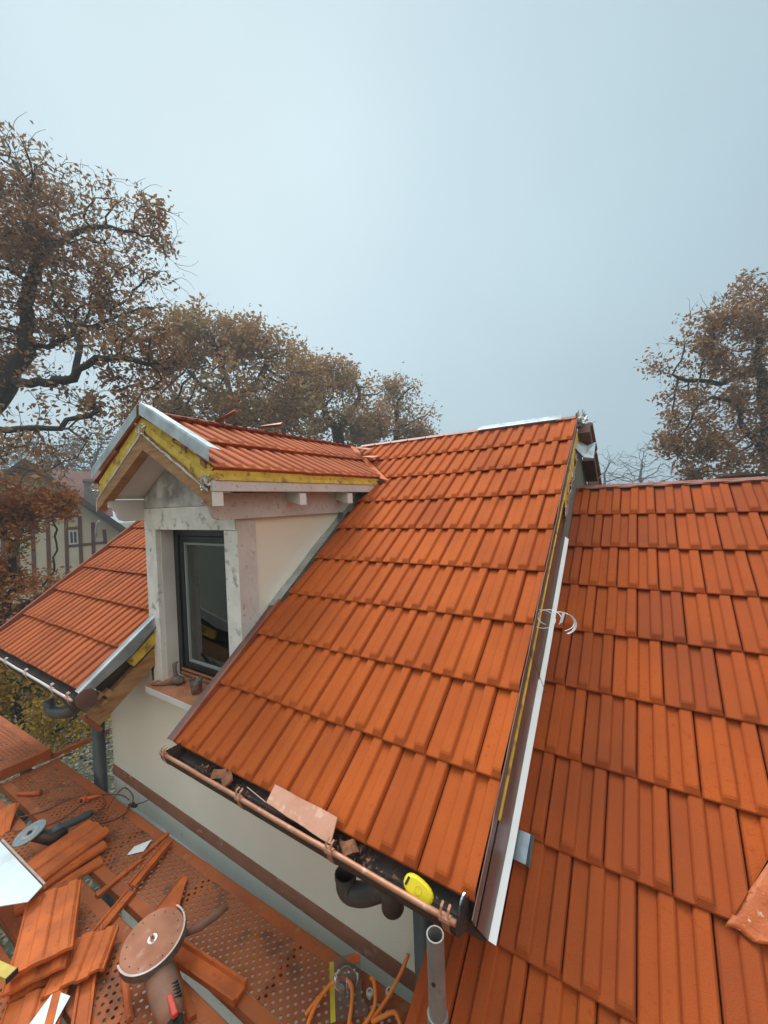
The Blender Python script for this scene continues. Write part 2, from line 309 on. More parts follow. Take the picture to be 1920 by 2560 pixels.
# roof deck under the tiles (boards) and rear slope
mb = MB()
mb.box((-2.07, .03, -.16), (-.47, RIDGE, -.05), R); mb.box((-5.36, .03, -.14), (-3.27, RIDGE, -.05), R)
mb.build('roof_boards', M['wooddark'], H)
def RB(X, s, n=0.0):   # rear slope frame
    top = R(X, RIDGE); return Vector((X, top.y + (RIDGE - s) * C_ + n * S_, ZE + s * S_ + n * C_))
mb = MB(); mb.box((-5.4, .6, -.10), (-.47, RIDGE - .01, -.02), RB)
mb.build('rear_roof', M['tile_dark'], H)
mb = MB()
for k in range(9):
    mb.box((-.455, RIDGE - .34 * (k + 1) - .04, -.10 - .0), (-.365, RIDGE - .34 * k - .09, .005), RB)
    mb.tube([RB(-.375, RIDGE - .34 * (k + 1) - .06, -.005), RB(-.375, RIDGE - .34 * k - .10, .0)], [.034, .026], 10)
mb.build('verge_tile', mat('old_verge_tile', (.15, .06, .04), (.09, .04, .03), rough=.7, scale=9, bump=.4), H, smooth=False, bevel=.004)
mb = MB(); mb.prism([(-.475, R(0, 1.2, 0).y, R(0, 1.2, -.05).z), (-.475, R(0, RIDGE).y, R(0, RIDGE, -.06).z), (-.475, RB(0, .6).y, RB(0, .6, -.06).z), (-.475, RB(0, .6).y, -2.4), (-.475, R(0, 1.2).y, -2.4)], (.01, 0, 0))
mb.build('gable_wall', M['h_chim'], H)
# wing roof: parallel slope, 0.42 lower
def RW(X, s, n=0.0): return R(X, s, n - .42)
mb = MB(); tile_rows(mb, RW, -.46, 3.6, 1, 2, .3392, .2055, .151 - 4 * .2055, s0=-.031, rnd=rr)
hn = (RW(.32, .53) - RW(.19, .30)).cross(Vector((0, -S_, C_))); hn = hn if hn.x > 0 else -hn
d_ = mb.build('wing_cut', M['tile_wing'], H, clips=[((-.462, 0, 0), (-1, 0, 0)), (RW(.19, .30), hn)])
mb = MB(); tile_rows(mb, RW, -.46, 3.6, 2, 8, .3392, .2055, .151 - 4 * .2055, s0=-.031, rnd=rr)
hip0, hip1 = RW(.20, .30), RW(.47, .72)
a = mb.build('wing_roof', M['tile_wing'], H, clips=[((-.462, 0, 0), (-1, 0, 0))], label='darker orange slope right of the metal verge')
mb = MB(); tile_rows(mb, RW, -.70, 3.6, -5, 1, .3392, .2055, .151 - 4 * .2055, s0=-.031, rnd=rr)
b = mb.build('wing_low', M['tile_wing'], H, clips=[((-.70, 0, 0), (-1, 0, 0))])
mb = MB(); tile_rows(mb, RW, .40, 3.6, 1, 2, .3392, .2055, .151 - 4 * .2055, s0=-.031, rnd=rr)
d2_ = mb.build('wing_rest', M['tile_wing'], H, clips=[((.50, 0, 0), (-1, 0, 0))])
join_into(a, b); join_into(a, d_); join_into(a, d2_)
WR = -.031 + 8 * .3392
mb = MB(); mb.box((-.45, -1.8, -.16), (3.6, WR, -.05), RW)
mb.box((-.69, -1.8, -.16), (-.45, .3, -.05), RW)
def RWB(X, s, n=0.0):
    top = RW(X, WR); return Vector((X, top.y + (WR - s) * C_ + n * S_, top.z - (WR - s) * S_ + n * C_))
mb.box((-.45, .4, -.12), (3.6, WR - .01, -.03), RWB)
mb.build('roof_boards', M['wooddark'], H)
# ridge battens with fixing clips on both ridges
mb = MB()
mb.box((-2.6, RIDGE - .02, -.05), (-.46, RIDGE + .02, .0), R)
mb.build('ridge_batten', M['tile_dark'], H)
mb = MB(); mb.box((-.44, WR - .02, -.05), (3.6, WR + .012, .002), RW)
mb.build('ridge_batten', M['tile_dark'], H)
x = -.40
while x < 1.9:
    mb = MB(); mb.prism([RW(x, WR - .035, 0), RW(x + .14, WR - .035, 0), RW(x + .14, WR - .028, .01), RW(x + .09, WR - .026, .004), RW(x + .05, WR - .026, .004), RW(x, WR - .028, .01)], (0, .018, .014))
    mb.build('ridge_clip', M['tile_dark'], H); x += .2055
for x in (-2.45, -2.25, -2.05, -1.85, -1.65, -.60):
    mb = MB(); mb.box((x, RIDGE - .04, .0), (x + .05, RIDGE - .012, .012), R); mb.build('ridge_clip', M['tile_dark'], H)
# metal strip lying along the main ridge
mb = MB(); g = [[R(X, RIDGE - .02 + v, .012 + .010 * (v > .02)) for X in (-1.27, -1.05, -.8, -.57)] for v in (0, .02, .045)]
mb.sheet(g, .003); mb.build('ridge_flashing', M['zincdull'], H)
# verge between main slope and wing: layered side
rv = random.Random(5)
def strip(name, m_, f0, f1, x0, x1, s0, s1, n=70, wav=.004, th=.003, label=None, keep=None):
    g = [[], []]
    w0 = 0
    for i in range(n + 1):
        s = s0 + (s1 - s0) * i / n
        w0 = .7 * w0 + rv.uniform(-1, 1) * wav
        g[0].append(R(x0 + w0 * .6, s, (f0(s) if callable(f0) else f0) + w0)); g[1].append(R(x1, s, f1(s) if callable(f1) else f1))
    mb = MB(); mb.sheet(g, th); return mb.build(name, m_, H, label=label)
strip('verge_flashing', M['zincwarm'], lambda s: .020 + .004 * math.sin(s * 6.3) + (.05 * max(0, s - 2.95)), lambda s: -.095, -.444, -.462, -.04, RIDGE + .05, wav=.0035, label='upper metal flashing on the verge with the tile reflection painted brown')
mb = MB(); g = [[R(-.462, RIDGE + .0, .03), R(-.462, RIDGE + .18, -.03)], [R(-.460, RIDGE + .0, -.12), R(-.460, RIDGE + .16, -.10)]]; mb.sheet(g, .004); mb.build('flashing_tip', M['zincdull'], H)
strip('insulation', M['yellow'], -.104, lambda s: -.116 - .005 * math.sin(s * 3), -.462, -.458, .25, RIDGE - .05, wav=.002)
strip('verge_flashing', M['zincwarm'], -.120, lambda s: -.299 - .085 * min(max(s + .04, 0), .30) - .012 * min(max(s, 0), 1), -.462, -.470, -.04, 2.35, wav=.0015, label='lower metal flashing on the verge with the tile reflection painted brown')
fl = lambda s: -.324 - .085 * min(max(s + .04, 0), .30) - .034 * min(max(s - .26, 0), .84)
strip('verge_flange', M['zincbright'], lambda s: fl(s) + .020 + .010 * min(1, max(s, 0)), fl, -.470, -.448, -.04, 2.02, wav=0, label='bright folded zinc flange')
mb = MB(); mb.box((-.56, -.05, -.30), (-.475, RIDGE, -.06), R); mb.build('verge_board', M['wooddark'], H)
strip('foil', M['foil'], lambda s: -.18 + .02 * math.sin(s * 40), lambda s: -.25 + .015 * math.sin(s * 31), -.452, -.456, 2.02, 2.75, wav=.02, label='torn white membrane at the top of the verge')
strip('insulation', M['yellow'], -.115, -.19, -.4565, -.457, 2.1, RIDGE - .02, wav=.006)
mb = MB()
for i in range(60):
    c = R(-.44 + rv.uniform(-.03, .035), RIDGE + .06 + rv.uniform(-.06, .06), -.07 + rv.uniform(-.05, .06)); q = [c + Vector([rv.uniform(-.03, .03) for _ in range(3)]) for _ in range(3)]
    mb.add(q, [(0, 1, 2)])
mb.tube([R(-.42, RIDGE + .04, -.1), R(-.37, RIDGE + .05, -.11), R(-.33, RIDGE + .04, -.08)], .003, 5)
mb.build('torn_membrane', M['foil'], H, fix=False)
mb = MB(); g = [[R(-.455, 2.78, -.12), R(-.455, 3.02, -.2)], [R(-.40, 2.76, -.20), R(-.40, 3.0, -.24)], [R(-.34, 2.80, -.24), R(-.34, 3.04, -.24)]]; mb.sheet(g, .004); mb.build('flashing_scrap', M['zincdull'], H)
# little zinc tab slipped under the wing tiles
mb = MB(); g = [[RW(-.49, .218, .020), RW(-.49, .318, .012)], [RW(-.41, .216, .022), RW(-.41, .318, .012)], [RW(-.392, .208, .036), RW(-.394, .318, .018)]]; mb.sheet(g, .003); mb.build('zinc_tab', M['zinc'], H)
# left verge of main slope: soaker strip along the dormer cheek
strip('cheek_flashing', M['zincwarm'], -.02, .004, -2.165, -2.075, 0, .9, wav=.001, label='brown flashing beside the lower dormer cheek')
strip('cheek_flashing', M['zinc'], -.01, .004, -2.165, -2.078, .9, 2.35, wav=.003, label='shiny flashing beside the upper dormer cheek')
mb = MB(); mb.box((-2.092, 0.0, -.12), (-2.072, .95, .012), R); mb.build('verge_board', M['tile_dark'], H)
# left roof: left verge, right verge metal and timbers
mb = MB(); mb.box((-5.42, -.02, -.13), (-5.382, RIDGE, .022), R); mb.build('verge_board', M['tile_dark'], H)
mb = MB(); g = []
for X, n0 in ((-3.262, .014), (-3.225, .016), (-3.215, .004), (-3.205, -.078)):
    g.append([R(X, s, n0 if n0 > 0 else n0 * (1 - .55 * abs(s - .35) / .4)) for s in (-.015, .1, .2, .35, .5, .62, .72)])
mb.sheet(g, .002); mb.build('verge_flashing', M['zinc'], H, label='bent zinc flashing on the left slope')
mb = MB(); mb.box((-3.315, -.09, -.30), (-3.245, .95, -.19), R); mb.build('rafter', M['wood'], H, bevel=.003, label='raw timber rafter under the left slope')
mb = MB(); mb.box((-3.31, .30, -.17), (-3.225, .56, -.095), R); mb.build('insulation', M['yellow'], H, bevel=.008)
for (s_, n_) in ((.02, -.10), (.06, -.145), (.0, -.17)):
    mb = MB(); mb.box((-3.5, s_, n_ - .03), (-3.20 + .02 * s_, s_ + .045, n_), R); mb.build('batten', M['wood'], H)
mb = MB(); mb.box((-3.31, -.115, -.33), (-3.24, -.09, -.17), R); mb.build('fascia', M['tile_dark'], H)
for a_, b_ in ((-5.36, -3.32), (-2.07, -.5)):
    mb = MB(); mb.box((a_, 0, -.20), (b_, .87, -.165), R); mb.build('soffit', M['wooddark'], H)
# facade
WX0, WX1 = -4.06, -.93
DX0, DX1 = -3.306, -2.165
mb = MB(); mb.box((WX0, 1.60, -2.25), (WX1, 1.9, -1.37)); mb.box((WX0, 1.60, -1.37), (DX0 + .03, 1.9, -.98)); mb.box((-2.29, 1.60, -1.37), (WX1, 1.9, -.98))
mb.build('wall', M['render'], H)
mb = MB(); mb.box((WX0 + .002, 1.9, -6.3), (WX0 + .25, 6.4, -.9)); mb.box((WX1 - .3, 1.62, -6.3), (WX1 - .02, 2.2, -1.0)); mb.build('side_wall', M['render'], H)
mb = MB(); mb.box((WX0 - .002, 1.594, -2.345), (WX1, 1.9, -2.25)); mb.build('painted_band', M['stripe'], H, label='terracotta band')
mb = MB(); mb.box((WX0, 1.597, -2.50), (WX1, 1.9, -2.345)); mb.build('painted_band', M['band'], H, label='pale blue-grey band')
mb = MB(); mb.box((WX0, 1.575, -2.525), (WX1, 1.9, -2.50)); mb.box((WX0, 1.60, -6.3), (WX1, 1.9, -2.525)); mb.build('plinth', M['band'], H)
# dormer walls
mb = MB()
mb.box((DX0, 1.60, -1.33), (-3.15, 1.76, -.135)); mb.build('post', M['paint'], H, bevel=.003, label='mottled left window post')
mb = MB(); mb.box((-2.300, 1.60, -1.33), (DX1, 1.742, -.138)); mb.build('post', M['paint'], H, bevel=.003, label='mottled right window post')
mb = MB(); mb.box((-2.18, 1.603, -1.1), (DX1 + .004, 1.744, .012)); mb.build('post_side', M['pinkpaint'], H)
mb = MB(); mb.box((DX0, 1.598, -.135), (-2.182, 1.76, .028)); mb.build('lintel', M['paint'], H, bevel=.003)
mb = MB(); mb.prism([(DX0 + .004, 1.604, .031), (DX1 - .018, 1.604, .031), (DX1 - .018, 1.604, .10), (-2.735, 1.604, .46), (DX0 + .004, 1.604, .10)], (0, .12, 0)); mb.build('gable_panel', M['grime'], H)
mb = MB(); mb.prism([(DX1 - .006, 1.744, -.98), (DX1 - .006, 1.744, .14), (DX1 - .006, 2.95, .14)], (-.1, 0, 0)); mb.build('dormer_cheek', M['cheek'], H)
mb = MB(); mb.prism([(DX0 + .1, 1.76, -.98), (DX0 + .1, 1.76, .14), (DX0 + .1, 2.95, .14)], (-.094, 0, 0)); mb.build('dormer_cheek', M['cheek'], H)
mb = MB(); mb.box((-3.152, 1.64, -1.33), (-3.146, 1.80, -.135)); mb.build('window_reveal', M['paint2'], H)
# cheek boards with a scrolled nose
def scroll(Xa, th):
    pts = [(1.36, .10), (1.36, .045), (1.385, .035), (1.405, .012), (1.412, -.02), (1.43, -.050), (1.47, -.064), (1.6, -.064), (3.1, -.060), (3.1, .12), (1.6, .10)]
    mb = MB(); mb.prism([(Xa, y, z) for y, z in pts], (th, 0, 0)); return mb
scroll(DX1 + .004, .03).build('eave_board', M['pinkpaint'], H, bevel=.002, label='pinkish scrolled board on the right cheek')
scroll(DX0 - .03, .03).build('eave_board', M['paint2'], H, bevel=.002, label='white scrolled board on the left cheek')
mb = MB(); mb.box((DX0 - .028, 1.41, .105), (DX0 - .002, 1.75, .19)); mb.build('eave_board', M['paint2'], H, bevel=.003)
# dormer rafters, tails, boards
for Yr in (2.0, 2.53, 2.95):
    mb = MB(); c = Yr
    mb.prism([(-2.13, c, .045), (-2.0, c, .01), (-2.0, c, .088), (-2.13, c, .16)], (0, .062, 0)); mb.build('rafter_tail', M['paint2'], H, bevel=.002)
mb = MB(); mb.box((-2.03, 1.34, .102), (-1.995, 3.07, .162)); mb.build('eave_fascia', M['pinkpaint'], H, bevel=.003, label='worn white board under the dormer eave')
mb = MB(); mb.box((-2.035, 1.352, .163), (-1.990, 3.10, .188)); mb.box((-2.032, 1.35, .188), (-2.000, 3.10, .236)); mb.build('insulation', M['yellow'], H, bevel=.003, label='yellow insulation along the dormer eave')
for sd_ in (1, -1):
    fx = lambda x: -2.735 + sd_ * x
    mb = MB(); mb.prism([(fx(0.001), 1.335, .513), (fx(.715), 1.335, .100), (fx(.715), 1.335, .018), (fx(0.001), 1.335, .405)], (0, .065, 0))
    mb.build('gable_rafter', M['wood'], H, bevel=.003, label='raw timber right gable rafter' if sd_ > 0 else 'raw timber left gable rafter')
    mb = MB(); mb.prism([(fx(.735), 1.34, .10), (fx(.735), 1.34, .02), (fx(.717), 1.34, .02), (fx(.717), 1.34, .10)], (0, .06, 0)); mb.build('rafter_end', M['paint2'], H)
    mb = MB(); mb.prism([(fx(0), 1.352, .648), (fx(.70), 1.352, .245), (fx(.70), 1.352, .107), (fx(0), 1.352, .517)], (0, .05, 0))
    mb.build('insulation', M['yellow'], H, bevel=.006)
    mb = MB(); mb.prism([(fx(0), 1.343, .585), (fx(.69), 1.343, .190), (fx(.70), 1.343, .130), (fx(0), 1.343, .535)], (0, .009, 0))
    mb.build('insulation', M['yellow'], H, bevel=.002)
    # foil edge line
    k = 24; g = [[], []]
    for i in range(k + 1):
        x = .70 * i / k; z = .515 - .585 * x
        g[0].append((fx(x), 1.331, z + .004 + rv.uniform(-.004, .010))); g[1].append((fx(x), 1.331, z - .004 + rv.uniform(-.004, .002)))
    mb = MB(); mb.sheet(g, .002); mb.build('foil_edge', M['foil'], H)
    # soffit and roof slab
    mb = MB(); mb.prism([(fx(.0), 1.40, .44), (fx(.57), 1.40, .127), (fx(.57), 1.40, .142), (fx(0), 1.40, .46)], (0, 1.7, 0)); mb.build('soffit', M['paint2'], H)
    mb = MB(); mb.prism([(fx(.0), 1.375, .60), (fx(.70), 1.375, .215), (fx(.70), 1.375, .175), (fx(0), 1.375, .56)], (0, 1.95, 0)); mb.build('roof_boards', M['wooddark'], H)
    # zinc verge board in front of the tiles
    mb = MB(); g = [[(fx(x), y, .715 + dz - .503 * x) for x in (0.012 if sd_ > 0 else .02, .2, .4, .6, .738)] for y, dz in ((1.40, -.012), (1.325, 0), (1.320, -.012), (1.318, -.078))]
    mb.sheet(g, .003); mb.build('verge_flashing', M['zincdull'], H, label='weathered zinc strip on the right gable edge' if sd_ > 0 else 'weathered zinc strip on the left gable edge')
for x_, z_ in ((-2.115, .295), (-2.30, .400), (-2.70, .645)):
    mb = MB(); mb.prism([(x_, 1.34, z_), (x_ + .045, 1.34, z_ - .025), (x_ + .045, 1.34, z_ - .06), (x_, 1.34, z_ - .035)], (0, .05, 0)); mb.build('batten', M['wood'], H)
for c, n_ in (((-2.05, 1.33, .16), 46), ((-2.735, 1.325, .535), 30), ((-3.43, 1.33, .19), 40)):
    mb = MB(); c = Vector(c)
    for i in range(n_):
        o_ = c + Vector((rv.uniform(-.035, .035), rv.uniform(-.02, .02), rv.uniform(-.035, .035)))
        mb.add([o_ + Vector([rv.uniform(-.016, .016) for _ in range(3)]) for _ in range(4)], [(0, 1, 2), (1, 2, 3)])
    mb.build('crumpled_foil', M['foil'], H, fix=False)
# dormer tiles
mb = MB(); tile_rows(mb, lambda Y, s, n: D(Y, s, n), 1.33, 3.65, 0, 2, .432, .208, 1.428, stag=True, rnd=rr, hs=1.0, rise=.040, first_drop=.034)
pv = D(3.08, 0); pw = D(3.62, .864); vn = (pw - pv).cross(Vector((math.sin(TD), 0, math.cos(TD)))); vn = vn if vn.y > 0 else -vn
mb.build('dormer_roof', M['tile_pale'], H, clips=[((0, 1.335, 0), (0, -1, 0)), (pv, vn)], label='right slope of the dormer roof')
mb = MB(); tile_rows(mb, lambda Y, s, n: D(Y, s, n, -1), 1.33, 3.65, 0, 2, .432, .208, 1.428, rnd=rr)
mb.build('dormer_roof', M['tile_pale'], H, clips=[((0, 1.335, 0), (0, -1, 0))], label='left slope of the dormer roof')
mb = MB(); mb.tube([(-2.735, 1.40, .655), (-2.735, 3.6, .645)], .016, 8); mb.build('ridge_batten', M['tile_dark'], H)
# valley between dormer and main slope
mb = MB(); g = [[], []]
for t in (0, .25, .5, .75, 1):
    c = R(-1.90 - .78 * t, 2.30 + .72 * t); g[0].append(c + Vector((.045, -.02, .012 + rv.uniform(0, .006)))); g[1].append(c + Vector((-.06, .01, .035 + rv.uniform(0, .006))))
mb.sheet(g, .003); mb.build('valley_flashing', M['loose'], H)
mb = MB(); mb.sheet([[(-2.28, 3.13, .46), (-2.17, 3.15, .44)], [(-2.30, 3.26, .48), (-2.19, 3.30, .47)]], .004); mb.sheet([[(-2.44, 3.24, .57), (-2.30, 3.27, .54)], [(-2.52, 3.38, .60), (-2.36, 3.42, .57)]], .004)
mb.build('valley_scrap', M['slab'], H)
mb = MB(); mb.box((-2.10, 2.95, .12), (-1.93, 3.06, .20)); mb.build('eave_end', M['wooddark'], H)
# corbel inside the gable
mb = MB(); pts = []
for i in range(9):
    a_ = i / 8; pts.append((-2.60 + .09 * a_, 1.50 + .09 * a_, .37 - .13 * a_ + .025 * math.sin(a_ * 6.28)))
mb.tube(pts, .022, 8); mb.build('gable_brace', M['paint2'], H, smooth=True)
mb = MB(); mb.prism([(-2.80, 1.5, .445), (-2.67, 1.5, .445), (-2.69, 1.5, .30), (-2.735, 1.5, .27), (-2.78, 1.5, .30)], (0, .104, 0)); mb.build('king_block', M['paint2'], H, bevel=.004)
# window
win = MB()
WYF = 1.735
def ringbox(mb, x0, x1, z0, z1, t, y0, y1):
    mb.box((x0, y0, z0), (x0 + t, y1, z1)); mb.box((x1 - t, y0, z0), (x1, y1, z1)); mb.box((x0 + t, y0, z1 - t), (x1 - t, y1, z1)); mb.box((x0 + t, y0, z0), (x1 - t, y1, z0 + t))
ringbox(win, -3.146, -2.302, -1.30, -.136, .055, WYF, WYF + .06)
w = win.build('window', M['black'], H, bevel=.003)
mb = MB(); ringbox(mb, -3.088, -2.36, -1.235, -.195, .05, WYF + .012, WYF + .055)
def sub(mb, name, m_, parent, **k): return mb.build(name, m_, parent, **k)
sub(mb, 'sash', M['black'], w, bevel=.003)
mb = MB(); ringbox(mb, -3.037, -2.411, -1.184, -.246, .016, WYF + .02, WYF + .045); sub(mb, 'glazing_bead', M['greybead'], w)
mb = MB(); mb.box((-3.02, WYF + .035, -1.167), (-2.428, WYF + .039, -.263)); sub(mb, 'pane', M['glass'], w)
mb = MB(); mb.box((-3.09, WYF - .014, -1.245), (-2.36, WYF - .002, -1.232)); mb.box((-3.09, WYF - .018, -1.278), (-2.36, WYF - .002, -1.262)); sub(mb, 'drip_rail', M['dust'], w)
mb = MB(); mb.box((-3.16, WYF - .03, -1.33), (-2.30, WYF + .02, -1.302)); sub(mb, 'lower_bead', M['paint2'], w)
# room behind the window
mb = MB(); mb.box((-3.28, 4.0, -2.6), (-2.2, 4.05, .0)); mb.box((-3.30, 1.92, -2.6), (-3.28, 4.0, .0)); mb.box((-2.2, 1.80, -2.6), (-2.18, 4.0, .0)); mb.box((-3.28, 1.92, -2.65), (-2.2, 4.0, -2.6)); mb.box((-3.28, 1.80, .0), (-2.2, 4.0, .02)); mb.build('room', M['room'], H)
mb = MB()
for i in range(5): mb.box((-3.10, 1.86, -.30 - i * .035), (-2.35, 1.87 + .006 * (i % 2), -.27 - i * .035))
mb.build('blind', M['roomlight'], H)
mb = MB(); mb.prism([(-3.2, 2.7, -2.1), (-2.3, 2.7, -2.1), (-2.3, 2.7, -1.0), (-2.5, 2.7, -.75), (-2.7, 2.7, -1.0)], (0, .5, 0)); mb.box((-3.3, 3.2, -.95), (-2.3, 3.3, -.92)); mb.build('indoor_clutter', M['wooddark'], H)
# sill
mb = MB(); mb.prism([(-3.212, 1.50, -1.318), (-3.212, 1.50, -1.366), (-3.212, 1.602, -1.366), (-3.212, 1.602, -1.31)], (1.0, 0, 0)); sl = mb.build('window_sill', M['paint2'], H, bevel=.003)
mb = MB(); g = [[(x, y, -1.316 + (y - 1.5) * .08 + .002) for x in (-3.208, -2.9, -2.6, -2.22)] for y in (1.502, 1.6, 1.72)]
mb.sheet(g, .003); mb.build('sill_top', M['dust'], H)
# gutters
def gutter(x0, x1, beadm, brackets, cap):
    cy, cz, r0 = 1.075, -1.185, .075; n = 12
    mb = MB(); g = []
    for j in range(n + 1):
        a_ = math.pi + math.pi * j / n; g.append([(x, cy + r0 * math.cos(a_), cz + r0 * math.sin(a_)) for x in (x0, x0 * .6 + x1 * .4, x1)])
    mb.sheet(g, .003)
    xe = x1 if cap else x0
    for xx in (x0, x1):
        mb.add([(xx, cy + r0 * math.cos(math.pi + math.pi * j / n), cz + r0 * math.sin(math.pi + math.pi * j / n)) for j in range(n + 1)], [tuple(range(n + 1))])
    gt = mb.build('gutter', M['gutter_in'], H, label=cap)
    mb = MB(); k = 14; mb.tube([(x0 + (x1 - x0) * i / k, 1.0 + rv.uniform(-.001, .001), -1.180 + rv.uniform(-.0015, .0015)) for i in range(k + 1)], .0088, 10)
    sub(mb, 'gutter_bead', beadm, gt, smooth=True)
    for bx in brackets:
        mb = MB(); mb.tube([(bx - .016, 1.0, -1.180), (bx + .016, 1.0, -1.180)], .0125, 10)
        for d_ in (-.011, .011):
            mb.tube([(bx + d_, .992, -1.166), (bx + d_, .999, -1.150), (bx + d_, 1.012, -1.146)], .004, 6)
        ring = [(bx, cy + (r0 + .004) * math.cos(math.pi + math.pi * j / 10), cz + (r0 + .004) * math.sin(math.pi + math.pi * j / 10)) for j in range(11)]
        g = [[(bx - .012, y, z) for _, y, z in ring], [(bx + .012, y, z) for _, y, z in ring]]; mb.sheet(g, .002)
        sub(mb, 'gutter_bracket', beadm, gt)
    return gt
gutter(-2.02, -.47, M['copper'], (-1.99, -1.416, -.93, -.50), 'dusty copper gutter below the bright orange slope')
gutter(-5.6, -3.085, M['pale_rod'], (-4.75, -4.40, -3.93, -3.42, -3.15), 'pale dusty gutter below the left slope')
mb = MB(); mb.lathe([(0, 0), (.062, .004), (.062, .010), (0, .014)], (-3.085, 1.075, -1.20), (1, 0, .1), 20); mb.build('gutter_end', M['zincwarm'], H)
mb = MB(); mb.lathe([(0, 0), (.04, .004), (.04, .01), (0, .014)], (-.485, 1.115, -1.225), (1, -.3, .1), 20); mb.build('gutter_end', M['zinc'], H)
# pipes
def elbowpts(P, rad=.05, k=6):
    out = [Vector(P[0])]
    for i in range(1, len(P) - 1):
        a, b, c = Vector(P[i - 1]), Vector(P[i]), Vector(P[i + 1]); d1 = (a - b).normalized() * min(rad, (a - b).length * .49); d2 = (c - b).normalized() * min(rad, (c - b).length * .49)
        for j in range(k + 1):
            t = j / k; out.append((b + d1) * (1 - t) ** 2 + b * 2 * t * (1 - t) + (b + d2) * t ** 2)
    return out + [Vector(P[-1])]
mb = MB(); mb.tube(elbowpts([(-1.036, 1.20, -1.470), (-1.038, 1.20, -1.545), (-.955, 1.20, -1.520), (-.80, 1.20, -1.395)], .07), .040, 20, hollow=.06)
pe = mb.build('pipe_elbow', M['pvc'], H, smooth=True)
mb = MB(); mb.tube([(-1.036, 1.20, -1.470), (-1.0362, 1.20, -1.488)], .0435, 20, hollow=.1); mb.build('collar', M['pvc'], pe)
mb = MB(); mb.tube([(-.79, 1.10, -1.25), (-.795, 1.17, -1.40), (-.80, 1.18, -1.465)], [.036, .040, .041], 20, hollow=.05); mb.build('gutter_outlet', M['pvc'], H, smooth=True)
mb = MB(); mb.tube([(-.862, 1.52, -1.55), (-.862, 1.52, -6.2)], .052, 20, hollow=.05); mb.build('downspout', M['greypipe'], H, smooth=True, label='right downspout beside the wing')
mb = MB(); mb.tube([(-4.13, 1.52, -1.62), (-4.13, 1.52, -6.2)], .05, 20, hollow=.05); mb.build('downspout', M['greypipe'], H, smooth=True, label='left downspout at the wall corner')
mb = MB(); mb.tube(elbowpts([(-4.54, 1.30, -1.655), (-4.50, 1.30, -1.755), (-4.15, 1.30, -1.675), (-3.9, 1.30, -1.57), (-3.75, 1.15, -1.30)], .08), .045, 18, hollow=.06); mb.build('pipe_elbow', M['greypipe'], H, smooth=True)
mb = MB(); mb.tube([(-4.00, 1.61, -1.57), (-4.03, 1.52, -1.585), (-4.08, 1.46, -1.60)], .008, 6); mb.build('wall_hook', M['darksteel'], H)
# valley foil on the wing roof at the right edge
mb = MB(); g = []
for i in range(21):
    row = []
    for j in range(21):
        a_, b_ = i / 20, j / 20; s_ = .286 + .008 * math.sin(i * 1.1) + .30 * b_; X = .165 + .62 * max(0, s_ - .27) + .34 * a_
        row.append(RW(X, s_, .001 + .004 * math.sin(i * 1.9 + j) * math.sin(j * 1.3 + i * .7) + rv.uniform(0, .006)))
    g.append(row)
mb = MB(); mb.sheet(g, .003)
fo = mb.build('crumpled_foil_sheet', None or M['loose'], None, smooth=True); tag(fo, 'crumpled shiny foil flashing dusted orange, lying at the cut edge of the wing tiles', 'foil sheet')
fo.data.materials.clear(); fo.data.materials.append(mat('dusty_red_foil', (.36, .072, .014), (.44, .10, .022), rough=.42, metal=.0, spec=.3, scale=9, c3=(.8, .66, .58), s3=26, f3=.34, bump=1, bscale=60))  # pale flecks are foil highlights painted into the colour
# ================================================================== SCAFFOLD
ZD = -2.25
DA = math.radians(1.9)
def DK(x, y, z=0):   # deck frame: x along the deck from its left end, y across (0 = edge by the wall)
    return Vector((-4.62 + x * math.cos(DA) + y * math.sin(DA), 1.364 + x * math.sin(DA) - y * math.cos(DA), ZD + z))
def perforated(mb, x0, x1, y0, y1, px, py, hr, fm, stag=True, n=8, thick=.0):
    nx = int(round((x1 - x0) / px)); ny = int(round((y1 - y0) / py)); px = (x1 - x0) / nx; py = (y1 - y0) / ny
    for j in range(ny):
        so_ = px / 2 if (stag and j % 2) else 0
        for i in range(nx + (1 if not so_ else 0)):
            a = x0 + i * px + so_ - (px / 2); b = a + px; a2, b2 = max(a, x0), min(b, x1)
            if b2 - a2 < 1e-4: continue
            c, d = y0 + j * py, y0 + (j + 1) * py
            if a2 > a + 1e-6 or b2 < b - 1e-6:
                mb.add([fm(a2, c), fm(b2, c), fm(b2, d), fm(a2, d)], [(0, 1, 2, 3)]); continue
            cx, cy = (a + b) / 2, (c + d) / 2; ro = []; ri = []; rl = []
            for q in range(n):
                t = 2 * math.pi * (q + .5) / n; ct, st = math.cos(t), math.sin(t); k = min((px / 2) / max(1e-9, abs(ct)), (py / 2) / max(1e-9, abs(st)))
                ro.append(fm(cx + ct * k, cy + st * k)); p_ = fm(cx + ct * hr, cy + st * hr * .95); ri.append(p_); rl.append(p_ + Vector((0, 0, -.004)))
            cn = [fm(a, c), fm(b, c), fm(b, d), fm(a, d)]
            base = len(mb.v); mb.v += [tuple(v) for v in ro + ri + rl + cn]
            for q in range(n):
                r_ = (q + 1) % n; mb.f.append((base + q, base + r_, base + n + r_, base + n + q)); mb.f.append((base + n + q, base + n + r_, base + 2 * n + r_, base + 2 * n + q))
            # corner triangles
            for q in range(n):
                t0 = 2 * math.pi * (q + .5) / n; t1 = 2 * math.pi * (q + 1.5) / n
                for ci, (sx, sy) in enumerate(((-1, -1), (1, -1), (1, 1), (-1, 1))):
                    tc_ = math.atan2(sy * py, sx * px) % (2 * math.pi)
                    if t0 < tc_ < t1 or t0 < tc_ + 2 * math.pi < t1: mb.f.append((base + q, base + 3 * n + ci, base + (q + 1) % n))
    return mb
